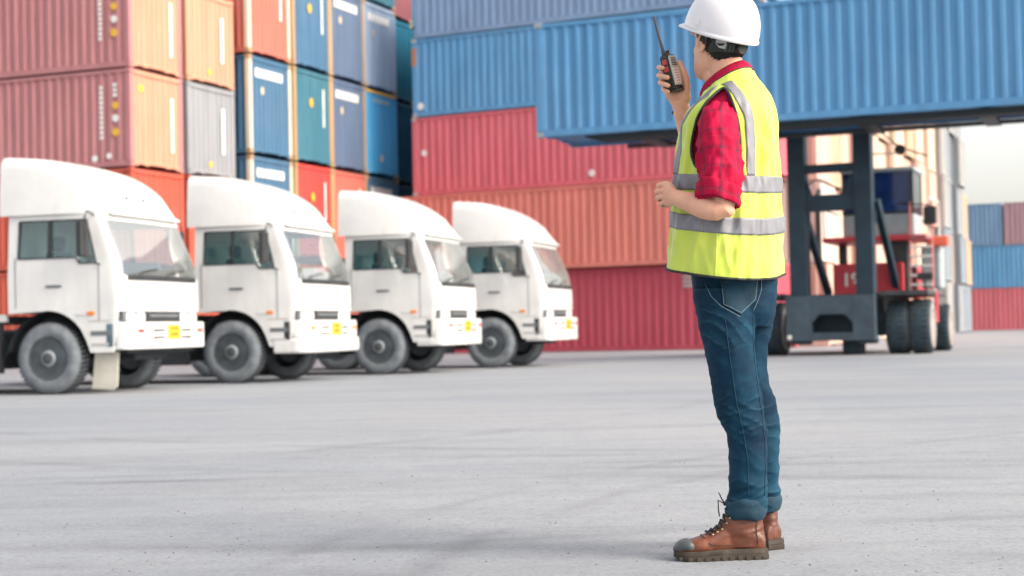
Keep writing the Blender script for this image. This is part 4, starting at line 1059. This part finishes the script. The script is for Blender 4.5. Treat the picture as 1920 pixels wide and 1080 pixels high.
# ---- shirt
VEST = [  # py at the axis, centre px, half depth along F, half width along L, tilt along F (m), tilt along L (m)
    [507, 1362, .186, .218, .030, -.022], [470, 1363.5, .182, .215, .028, -.022], [430, 1365, .180, .211, .026, -.020], [390, 1366, .175, .207, .022, -.018], [350, 1367.5, .170, .206, .018, -.014],
    [310, 1369, .164, .206, .010, -.010], [270, 1371, .158, .206, .0, -.008], [235, 1373, .148, .203, -.004, -.004], [210, 1375, .137, .192, -.010, .0], [192, 1376, .122, .170, -.018, .0],
    [178, 1375, .106, .138, -.026, .004], [168, 1371, .094, .112, -.036, .006], [160, 1366, .088, .094, -.050, .006]]
VROWS = [[507-r_[0]]+r_ for r_ in VEST]
def vest_pt(h, a, off=0.0, wr=1.0):
    "h in photo rows above the hem (0..347); a angle, 0 = left side, 90 = front"
    py, px, fb, sw, tf, tl = interp(VROWS, h); px -= 3
    e = .86; ca, sa = math.cos(a), math.sin(a)
    cl, sf = math.copysign(abs(ca)**e, ca), math.copysign(abs(sa)**e, sa)
    p = Q(px, py)+L_*(sw+off)*cl+F_*(fb+off)*sf
    p.z += tf*sf+tl*cl
    if wr:
        q = V((ca*.2, sa*.2, p.z)); A = .5+.5*max(0, 1-h/260)
        w1 = noise.noise(V((ca*1.9+3, sa*1.9, p.z*2.0)))*.013+.010*noise.noise(V((ca*3.4+1, sa*3.4, p.z*1.1+4)))
        w2 = (1-abs(noise.noise(V((ca*3.2+9, sa*3.2+p.z*3.5, p.z*5.5))))*2)*.0085
        w3 = (1-abs(noise.noise(V((ca*5.2-4, sa*5.2-p.z*5, p.z*9+5))))*2)*.0048
        flare = .012*math.sin(a*6+1.0+p.z*3)*max(0, 1-h/150)
        d = (w1+w2+w3-.007)*wr*min(1, .35+(347-h)/120)+flare*.55
        p += (L_*cl*fb+F_*sf*sw).normalized()*d
    return p
sh = MB(); sh.loft([[vest_pt(h, 2*math.pi*k/48, -.016, .5) for k in range(48)] for h in range(60, 348, 6)], True, False)
shirt = sh.build('shirt', M_PLAID, man, smooth=True)
def scale_uv(me, fu, fv, ov=0.0):
    d = me.uv_layers[0].data; buf = [0.0]*(2*len(d)); d.foreach_get('uv', buf)
    for i in range(0, len(buf), 2): buf[i] *= fu; buf[i+1] = buf[i+1]*fv+ov
    d.foreach_set('uv', buf)
def push(me, f):
    "moves every vertex: f(position, normal) -> position"
    n = len(me.vertices); a = [0.0]*(3*n); b = [0.0]*(3*n)
    me.vertices.foreach_get('co', a); me.vertices.foreach_get('normal', b)
    for i in range(0, 3*n, 3): a[i:i+3] = f(V(a[i:i+3]), V(b[i:i+3]))
    me.vertices.foreach_set('co', a); me.update()
scale_uv(shirt.data, 2.2, 2.0)
def sleeve_pt(t, a):
    pass
SL = [[0, 1366, 226, -.08, .052], [.12, 1354, 222, -.142, .0625], [.25, 1348, 234, -.180, .0675], [.42, 1347, 262, -.205, .0685], [.58, 1348, 292, -.222, .0665], [.74, 1348.5, 325, -.236, .0630], [.88, 1347, 353, -.248, .0585], [1.0, 1345, 378, -.258, .0560]]
def sleeve_ring(t, off=0.0, n=56, wr=1.0):
    px, py, dy, r_ = interp(SL, t); c = Q(px, py, dy)
    px2, py2, dy2, _ = interp(SL, min(1, t+.03)); px1, py1, dy1, _ = interp(SL, max(0, t-.03))
    d = (Q(px2, py2, dy2)-Q(px1, py1, dy1)).normalized()
    x = V((1, 0, 0)); x = (x-d*x.dot(d)).normalized(); y = d.cross(x); ring = []
    for k in range(n):
        a = 2*math.pi*k/n; ca, sa = math.cos(a), math.sin(a); s_ = t*.34
        w1 = (1-abs(noise.noise(V((ca*1.2+5, sa*1.2+s_*4.0, s_*16+ca*1.4))))*2)
        w2 = (1-abs(noise.noise(V((ca*2.2-3, sa*2.2, s_*30+ca*2.5+8))))*2)
        w3 = noise.noise(V((ca*1.0, sa*1.0, s_*6)))
        w4 = (1-abs(noise.noise(V((ca*1.6+11, sa*1.6-s_*7, s_*15-ca*2.6))))*2)
        d_ = (.0085*w1+.0015*w2+.005*w3+.006*w4*abs(w4))*wr*(.85+.85*math.exp(-((t-.78)/.3)**2))
        ring.append(c+(x*ca*1.0+y*sa*.93)*(r_+off+d_-.0085))
    return ring
sv = MB(); sv.loft([sleeve_ring(i/70) for i in range(71)]+[sleeve_ring(1.0, -.012)], True, False)
slv = sv.build('sleeve', M_PLAID, shirt, smooth=True)
def tilt_cut(ring, k): return [p+V((0, 0, -(p.x-ring[0].x)*k)) for p in ring]
cf = MB(); rr = []
for t, o_ in ((.85, .001), (.845, .0065), (.87, .0095), (.91, .0085), (.955, .0095), (.995, .0105), (1.015, .0075), (1.0, .000), (.97, -.006)):
    ring = sleeve_ring(min(t, 1.0), o_, 56, .9)
    ex = max(0, t-1.0); ring = [p+V((0, 0, -ex*.30-.0 + -(p.x-Q(1346, 378, -.25).x)*.16)) for p in ring]; rr.append(ring)
cf.loft(rr, False, False); cff = cf.build('sleeve_cuff', M_PLAID, shirt, smooth=True)
scale_uv(slv.data, 1.0, .85); scale_uv(cff.data, 1.0, .22, .1)
# collar: leans forward, open at the throat, fold falls outward
cl = MB(); rr = []; CN = 50
cc, ctop = Q(1362, 164, .0), Q(1357, 138, .008)
def col_pt(a, u):
    "a: 0 at the throat, u 0 = inside base .. 1 top .. 2 fold edge"
    ca, sa = math.cos(a), math.sin(a)
    back = .5-.5*ca
    if u <= 1:
        r_ = .064-.003*u; c = cc.lerp(ctop, u*.85); drop = -.052*(ca)*(1)+.0
        z = -.040*ca
    else:
        k = u-1; r_ = .063+.024*k**.8+.006*math.sin(math.pi*k); c = ctop.lerp(cc, k*(.95+.25*ca)); z = -.040*ca-.012*k*max(0, ca)
        if u < 1.01: c = cc.lerp(ctop, .85)
    r_ += .0025*noise.noise(V((ca*3, sa*3, u*2)))
    return c+F_*r_*1.06*ca+L_*r_*.98*sa+V((0, 0, z))
for k in range(CN+1):
    a = R(14)+(R(332))*k/CN
    rr.append([col_pt(a, u) for u in (0, .5, .92, 1.0, 1.12, 1.4, 1.7, 2.0)])
cl.loft(rr, False, False, closed=False)
cme = mesh_from('collar', cl.v, cl.f, [M_PLAID], True, [(u*.9, v*1.6) for u, v in cl.uv])
co_ = obj('collar', cme, shirt); md = co_.modifiers.new('s', 'SOLIDIFY'); md.thickness = .003; md.offset = 0; 

# ---- vest
def in_arm(h, a, s, k=1.0):
    aa = a-(s+R(-9 if s == 0 else 9)); aa = (aa+math.pi) % (2*math.pi)-math.pi; q = (h-254)/72
    return abs(q) < 1 and (aa/(R(27)*(1-.30*q)))**2+q*q < k
va = MB(); NV = 240; hs_list = [347*i/140 for i in range(141)]
va.loft([[vest_pt(h, 2*math.pi*k/NV) for k in range(NV)] for h in hs_list], False, False)
va.f = [f for f in va.f if not any(in_arm(hs_list[(f[0]//NV)]+1.2, 2*math.pi*((f[0] % NV)+.5)/NV, s_, .99) for s_ in (0, math.pi))]; va.mi = [0]*len(va.f)
vest = va.build('safety_vest', M_VEST, man, smooth=True)
md = vest.modifiers.new('s', 'SOLIDIFY'); md.thickness = .003; md.offset = -1
def patch(nm, hs, as_, mt, off=.0022, par=None):
    mb = MB(); mb.loft([[vest_pt(h, a, off) for a in as_(h)] for h in hs], False, False, closed=False)
    o = mb.build(nm, mt, par or vest, smooth=True, fix=False); md_ = o.modifiers.new('s', 'SOLIDIFY'); md_.thickness = .0016; md_.offset = 1
    return o
full = [2*math.pi*k/NV for k in range(NV+1)]
for h0, h1 in ((78, 107), (150, 178)):
    patch('reflective_stripe', [h0+(h1-h0)*i/8 for i in range(9)], lambda h: full, M_REFL)
def brace(c0, c1, c2, wd):
    "vertical stripe whose angle drifts as it climbs"
    def f(h):
        c = interp([[178, c0], [265, c1], [310, c1+(c2-c1)*.33], [345, c2]], h)[0]; w_ = wd*(1+.55*max(0, (h-270)/75))
        return [R(c-w_)+R(2*w_)*i/6 for i in range(7)]
    return f
for cs in ((-50, -50, -6), (-128, -130, -172), (50, 50, -4), (130, 128, 140)):
    patch('reflective_stripe', [178+(335-178)*i/40 for i in range(41)], brace(*cs, 6.2), M_REFL, .0026)
hem = MB().tube([vest_pt(.5, a, .001) for a in full], .0042, 8); hem.build('hem_binding', M_BIND, vest, smooth=True)
MB().tube([vest_pt(346.5, a, .0) for a in full], .0022, 8).build('neck_binding', M_BIND, vest, smooth=True)
# armhole binding, lying on the vest round the left sleeve and the right arm
for s in (0, math.pi):
    ring = []
    for k in range(61):
        b_ = 2*math.pi*k/60
        hh = 254+72*math.sin(b_); aa = s+R(-9 if s == 0 else 9)+R(27)*math.cos(b_)*(1.0-.30*math.sin(b_)); ring.append(vest_pt(hh, aa, .002))
    MB().tube(ring, .0045, 8).build('armhole_binding', M_BIND, vest, smooth=True)
# opening at the front
MB().tube([vest_pt(h, R(90), .003) for h in range(0, 340, 8)], .003, 6).build('front_zip', M_BIND, vest)
MB().tube([vest_pt(h, R(-12), .0005) for h in range(2, 180, 5)], .0016, 5).build('side_seam', M_VEST, vest)

# ---- jeans
J = MB()
def leg(rows, n=44):
    J.loft([[Q((xl+xr)/2, py, dy)+V((math.cos(2*math.pi*k/n)*(xr-xl)/2/556, math.sin(2*math.pi*k/n)*rb, 0)) for k in range(n)] for py, xl, xr, dy, rb in rows])
leg([(480, 1298, 1461, 0, .135), (515, 1296, 1458, 0, .136), (550, 1299, 1456, 0, .136), (585, 1306, 1453, 0, .128), (612, 1316, 1446, 0, .10)])
near = [(540, 1300, 1418, -.055, .085), (590, 1307, 1417, -.065, .088), (640, 1318, 1413, -.075, .086), (680, 1327, 1416, -.08, .082), (720, 1335, 1422, -.085, .077), (750, 1341, 1427, -.087, .073), (775, 1347, 1431, -.088, .070), (792, 1356, 1434, -.088, .067), (810, 1363, 1436, -.087, .065),
      (845, 1366, 1438, -.085, .063), (885, 1369, 1437, -.082, .061), (920, 1370, 1435, -.08, .058), (950, 1366, 1434, -.078, .057), (966, 1366, 1432, -.077, .056)]
farl = [(540, 1352, 1456, .055, .085), (590, 1362, 1453, .07, .088), (620, 1362, 1446, .08, .085), (660, 1360, 1439.5, .09, .082), (690, 1362, 1438, .095, .078), (720, 1366, 1442, .10, .076), (745, 1372, 1451, .105, .074), (775, 1378, 1456, .11, .07), (800, 1384, 1461, .115, .067), (860, 1390, 1461, .12, .063), (900, 1394, 1459, .13, .060), (930, 1396, 1462, .135, .057), (956, 1396, 1459, .14, .056)]
leg(near); leg(farl)
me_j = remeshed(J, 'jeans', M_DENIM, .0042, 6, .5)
zt = Q(1380, 780).z; za = Q(1400, 950).z
def wrinkle(p, n):
    knee = math.exp(-((p.z-zt)/.10)**2); ank = math.exp(-((p.z-za-.05)/.09)**2); hip = math.exp(-((p.z-Q(1380, 610).z)/.10)**2)
    amp = .0018+.0056*knee+.0078*ank+.0032*hip
    sk = (p.x-Q(1390, 700).x)*.8
    a1 = 1-2*abs(noise.noise(V((p.x*9, p.y*9, (p.z+sk*.45+.03*noise.noise(p*7))*21)))); a2 = 1-2*abs(noise.noise(V((p.x*16+4, p.y*16, (p.z-sk*.5)*44+7))))
    lng = noise.noise(V((p.x*26, p.y*26, p.z*5)))*.0022
    return p+n*(amp*(1.0*a1+.35*a2)*.95-.0015+lng)
push(me_j, wrinkle)
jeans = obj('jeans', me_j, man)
bvh = BVHTree.FromPolygons([v.co for v in me_j.vertices], [p.vertices for p in me_j.polygons])
def onto(px, py, off=.0012):
    a = CAM; d = (P(px, py, 5)-CAM).normalized(); h, n, i, _ = bvh.ray_cast(a, d)
    return (h+n*off) if h is not None else None
def seam(nm, pts, r_, mt, step=5, par=jeans, off=.001):
    path = []
    for i in range(len(pts)-1):
        a, b_ = pts[i], pts[i+1]; k = max(1, int(math.hypot(b_[0]-a[0], b_[1]-a[1])/step))
        path += [onto(a[0]+(b_[0]-a[0])*j/k, a[1]+(b_[1]-a[1])*j/k, off) for j in range(k)]
    path.append(onto(*pts[-1], off)); path = [p for p in path if p is not None]
    if len(path) > 2: return MB().tube(path, r_, 5).build(nm, mt, par, smooth=True)
# back pockets as raised patches, their edges stitched
def pocket(poly):
    # fan grid between left and right borders of the outline
    (tl, tr, br, bm, bl) = poly; rows = []
    for i in range(13):
        t = i/12
        def side(a, b_, c):
            return (a[0]+(b_[0]-a[0])*t/.75, a[1]+(b_[1]-a[1])*t/.75) if t < .75 else (b_[0]+(c[0]-b_[0])*(t-.75)/.25, b_[1]+(c[1]-b_[1])*(t-.75)/.25)
        l, r_ = side(tl, bl, bm), side(tr, br, bm)
        rows.append([onto(l[0]+(r_[0]-l[0])*j/10, l[1]+(r_[1]-l[1])*j/10, .0035) for j in range(11)])
    if any(p is None for r_ in rows for p in r_): return None
    mb = MB().loft(rows, False, False, closed=False); o = mb.build('pocket', M_DENIMF, jeans, smooth=True, fix=False)
    m_ = o.modifiers.new('s', 'SOLIDIFY'); m_.thickness = .003; m_.offset = 0
    return o
pocket([(1351, 524), (1421, 520), (1417, 562), (1389, 590), (1356, 572)])
seam('pocket_stitching', [(1353, 534), (1357.5, 571), (1389, 587), (1415, 561), (1419, 526)], .0007, M_STITCH, off=.0056)
seam('yoke_seam', [(1322, 532), (1334, 556), (1352, 574), (1388, 594)], .0008, M_STITCH)
seam('back_seam', [(1428, 524), (1427, 545), (1420, 566), (1412, 584)], .0008, M_STITCH)
seam('inner_seam', [(1412, 590), (1412, 640), (1416, 690), (1423, 740), (1429, 780), (1434, 830), (1435, 880), (1433, 930)], .0014, M_DENIMF)
seam('outer_seam', [(1360, 600), (1370, 680), (1382, 760), (1392, 800), (1402, 860), (1404, 930)], .0013, M_DENIMF)
def turnup(rows, seed):
    mb = MB(); rr = []
    for py, xl, xr, dy, rb in rows:
        ring = []
        for k in range(52):
            a = 2*math.pi*k/52; w_ = 1+.045*noise.noise(V((math.cos(a)*2+seed, math.sin(a)*2, py*.09)))
            zz = .008*noise.noise(V((math.cos(a)*1.3+seed, math.sin(a)*1.3, 3)))
            ring.append(Q((xl+xr)/2, py, dy)+V((math.cos(a)*(xr-xl)/2/556*w_, math.sin(a)*rb*w_, zz)))
        rr.append(ring)
    o = mb.loft(rr, False, False).build('trouser_cuff', M_DENIMF, jeans, smooth=True); return o
turnup([(934, 1371, 1435, -.079, .056), (937, 1362, 1438, -.079, .063), (944, 1359, 1439, -.078, .066), (950, 1363, 1437, -.078, .062), (955, 1360, 1438, -.078, .066), (965, 1361, 1436, -.077, .065), (972, 1364, 1433, -.077, .060), (974, 1370, 1429, -.077, .052), (962, 1374, 1426, -.077, .048)], 1)
turnup([(926, 1398, 1461, .137, .055), (930, 1393, 1466, .137, .061), (938, 1391, 1468, .138, .064), (946, 1394, 1466, .139, .061), (954, 1393, 1463, .14, .061), (958, 1397, 1459, .14, .054), (950, 1402, 1454, .14, .046)], 5)

# ---- boots  (local: x towards the toe, heel at 0, z up)
def boot_meshes():
    LEN = .305
    def half(x): return interp([[0, .030], [.02, .037], [.06, .039], [.11, .037], [.17, .045], [.22, .051], [.265, .046], [.29, .032], [.304, .012]], x)[0]
    up = MB(); rings = []
    for i in range(26):
        x = .004+.292*i/25; w_ = half(x)*.97; h = interp([[0, .075], [.03, .10], [.10, .12], [.15, .108], [.19, .088], [.225, .074], [.26, .066], [.285, .058], [.297, .044]], x)[0]
        ring = []
        for k in range(24):
            a = 2*math.pi*k/24; ca, sa = math.cos(a), math.sin(a)
            ring.append((x, w_*math.copysign(abs(ca)**.75, ca), .02+(h-.02)/2+(h-.02)/2*math.copysign(abs(sa)**.8, sa)))
        rings.append(ring)
    up.loft(rings)
    sh_ = []
    for z, x0, x1, w_ in ((.04, .0, .15, .040), (.07, .002, .165, .041), (.10, .006, .162, .041), (.13, .008, .142, .0405), (.155, .006, .128, .042), (.18, .004, .124, .045), (.192, .004, .122, .046)):
        sh_.append([((x0+x1)/2+(x1-x0)/2*math.cos(2*math.pi*k/28), w_*math.sin(2*math.pi*k/28), z) for k in range(28)])
    up.loft(sh_)
    me_up = remeshed(up, 'upper', M_LEATHER, .0032, 6, .5)
    def crease(p, n):
        fold = math.exp(-((p.z-.095)/.03)**2)*math.exp(-((p.x-.06)/.07)**2)
        r1 = (1-2*abs(noise.noise(V((p.x*14+p.z*8, p.y*10, p.z*38)))))
        r2 = (1-2*abs(noise.noise(V((p.x*30+5, p.y*14, p.z*12)))))*math.exp(-((p.x-.20)/.03)**2)
        return p+n*(r1*.0036*fold+r2*.0016)
    push(me_up, crease)
    n = 40; out_ = [(x, half(x)+.004) for x in [LEN*i/n for i in range(n+1)]]
    outline = [(x-.004 if x < .001 else x, w_) for x, w_ in out_]; outline += [(x, -w_) for x, w_ in outline[::-1]]
    sl = MB(); rs = []
    def zlow(x): return .0+.010*max(0, (x-.25)/.055)**2
    for z, k in ((.0, .985), (.003, 1.0), (.017, 1.005), (.0175, .985), (.0205, .985), (.021, 1.0), (.0345, .99), (.0370, .955)):
        rs.append([(x*1.0+(k-1)*.15*(1 if x > .15 else -1), w_*k, z*(1-.20*max(0, (x-.16)/.145))+(zlow(x)*(1-z/.05))) for x, w_ in outline])
    sl.loft(rs); me_s = sl.mesh('sole', M_SOLE, auto=40)
    lg = MB()
    for i in range(11):
        x = .004+.0275*i; 
        if x > .285: break
        w_ = half(x+.008)+.007
        for s in (-1, 1): lg.box(x, x+.015, s*w_-.006, s*w_+.001 if s > 0 else s*w_+.006, zlow(x), .013+zlow(x)) if s > 0 else lg.box(x, x+.015, s*w_-.001, s*w_+.006, zlow(x), .013+zlow(x))
    me_l = lg.mesh('sole_lugs', M_SOLE, bevel=.002, seg=1)
    tc = MB(); rs = []
    for i in range(12):
        x = .258+.048*i/11; w_ = half(min(x, .302))+.0035; h = interp([[.25, .0705], [.27, .068], [.29, .060], [.306, .042]], x)[0]; ring = []
        for k in range(22):
            a = 2*math.pi*k/22; ca, sa = math.cos(a), math.sin(a)
            ring.append((x+.010*max(0, 0)+(-.014*abs(ca)**2 if i == 0 else 0), w_*math.copysign(abs(ca)**.75, ca), .03+(h-.03)/2+(h-.028)/2*math.copysign(abs(sa)**.8, sa)))
        rs.append(ring)
    tc.loft(rs); me_t = tc.mesh('toe_cap', M_TOE, smooth=True)
    lc = MB(); ey = MB(); seams = MB()
    bv = BVHTree.FromPolygons([v.co for v in me_up.vertices], [p.vertices for p in me_up.polygons])
    def on(x, y, z, off=.003):
        h, nn, i, d = bv.find_nearest(V((x, y, z))); return h+nn*off
    rows_ = [(.198, .093), (.183, .103), (.168, .116), (.155, .132), (.143, .148), (.135, .164), (.129, .180)]
    prev = None
    for i, (x, z) in enumerate(rows_):
        a, b_ = on(x-.012, .030, z-.004, .002), on(x-.012, -.030, z-.004, .002); mid = on(x+.004, 0, z+.004, .006)
        lc.tube([a, a.lerp(mid, .5)+V((.003, 0, .003)), mid, b_.lerp(mid, .5)+V((.003, 0, .003)), b_], .0026, 6)
        if prev: lc.tube([prev[0], mid, b_], .0024, 6); lc.tube([prev[1], mid, a], .0024, 6)
        prev = (a, b_)
        for s in (-1, 1):
            c = on(x-.018, s*.034, z-.008, .001); ey.ball(c, .0042, 4)
    top = on(.132, 0, .182, .008)
    lc.tube([top, top+V((.012, .006, .018)), top+V((.022, .008, .040))], [.0024, .0022, .0016], 6); lc.tube([top, top+V((.02, -.018, .01)), top+V((.018, -.03, -.02)), top+V((.014, -.034, -.045))], .0022, 6)
    lc.ball(top, .007, 5)
    for s in (-1, 1):
        seams.tube([on(.215, s*.006, .08), on(.207, s*.028, .07), on(.190, s*.045, .055), on(.16, s*.045, .052), on(.11, s*.04, .05)], .0016, 5)
        seams.tube([on(.03, s*.04, .05), on(.035, s*.04, .09), on(.03, s*.04, .13), on(.024, s*.04, .185)], .0014, 5)
    pt = MB().tube([(.004, 0, .165), (-.008, 0, .178), (-.008, 0, .195), (.006, 0, .198)], (.0018), 6, flat=2.6)
    return dict(upper=me_up, sole=me_s, sole_lugs=me_l, toe_cap=me_t, laces=lc.mesh('laces', M_LACE, smooth=True), eyelets=ey.mesh('eyelets', M_EYELET, smooth=True), seam=seams.mesh('seam', simple('dark_thread', (.07, .03, .02), .7)), pull_tab=pt.mesh('pull_tab', M_LEATHER))
bm_ = boot_meshes()
for heel, yaw in ((Q(1436, 1046, -.075), 180+2), (Q(1455, 1029, .105), 180-60)):
    heel.z = 0
    b_ = obj('boot', bm_['sole'], man, heel, (0, 0, R(yaw)))
    for k in ('upper', 'sole_lugs', 'toe_cap', 'laces', 'eyelets', 'seam', 'pull_tab'):
        c = obj(k, bm_[k], b_)
        if k in ('sole_lugs', 'eyelets'): c['kind'] = 'stuff'

# ---- walkie talkie
rn = V((.80, -.60, 0)).normalized(); rt = V((rn.y*-1, rn.x, 0))              # face normal, right edge of the face
tilt = (Q(1253, 104, .08)-Q(1269, 167, .08)).normalized(); rx = tilt.cross(rn).normalized()*-1; rn = rx.cross(tilt).normalized()*1
if rn.y > 0: rn = -rn
if rx.x < 0: rx = -rx
rc_ = Q(1259.5, 136, .082)
RM = Matrix(((rx.x, -rn.x, tilt.x, rc_.x), (rx.y, -rn.y, tilt.y, rc_.y), (rx.z, -rn.z, tilt.z, rc_.z), (0, 0, 0, 1)))
wt = thing('walkie_talkie', 'black walkie talkie with grey face and long aerial in the raised hand of the worker', 'walkie talkie', (0, 0, 0))
wt.matrix_world = RM
M_RAD = simple('radio_black', (.02, .022, .024), .4, var=.3, scale=40); M_RFACE = simple('radio_lit_grey_face', (.50, .50, .47), .35, .2, .1, 40)  # pale grey on the face paints in light falling on dark plastic
M_RLAB = simple('radio_label', (.68, .58, .55), .4)
b_ = MB().prism([(-.027, -.060), (.027, -.060), (.029, -.05), (.028, .052), (.022, .062), (-.022, .062), (-.028, .052), (-.029, -.05)], -.013, .018, 'y').build('radio_body', M_RAD, wt, bevel=.003)
MB().prism([(-.023, -.048), (.023, -.048), (.0235, .048), (.018, .056), (-.018, .056), (-.0235, .048)], -.0185, -.013, 'y').build('front_panel', M_RFACE, wt, bevel=.0015)
for k in range(5): MB().box(-.017, .017, -.0200, -.0183, .022+.006*k, .0245+.006*k).build('speaker_slot', M_RAD, b_)
MB().box(-.019, .019, -.0197, -.0183, -.040, .012).build('label', M_RLAB, wt)
mb = MB()
for k in range(5): mb.box(-.014, .010-.003*(k % 2), -.0204, -.0195, -.034+.009*k, -.0315+.009*k)
mb.build('label_print', simple('label_red', (.45, .16, .14), .5), wt)['kind'] = 'stuff'
MB().box(-.0275, .0275, -.019, .018, -.068, -.060).build('battery_base', M_RAD, wt, bevel=.003)
MB().tube([(-.016, .004, .058), (-.016, .004, .076), (-.0165, .004, .082), (-.018, .004, .20)], [.0075, .0072, .0056, .0045], 12).build('aerial', simple('aerial_rubber', (.05, .055, .07), .45), wt, smooth=True)
MB().lathe([(.0001, .080), (.0065, .079), (.0065, .062)], 'z', 14, (.012, .003, 0)).build('volume_knob', M_RAD, wt)
MB().lathe([(.0001, .074), (.0055, .073), (.0055, .062)], 'z', 14, (-.001, .004, 0)).build('channel_knob', M_RAD, wt)
for z, mt in ((.036, simple('red_button', (.45, .05, .05), .4)), (.012, simple('red_button', (.45, .05, .05), .4)), (-.016, M_RAD)):
    MB().box(-.0315, -.028, -.008, .010, z-.009, z+.009).build('side_button', mt, wt, bevel=.001)
# wrist strap hanging behind the wrist
p0 = Q(1259, 172, .125)
MB().tube([Q(1262, 170, .13), Q(1258, 180, .15), Q(1263, 196, .155), Q(1266, 202, .155), Q(1260, 214, .153)], .0032, 6, flat=2.2).build('wrist_strap', M_BLK, None)
ws = bpy.data.objects['wrist_strap']; ws.parent = wt; ws.matrix_parent_inverse = RM.inverted()
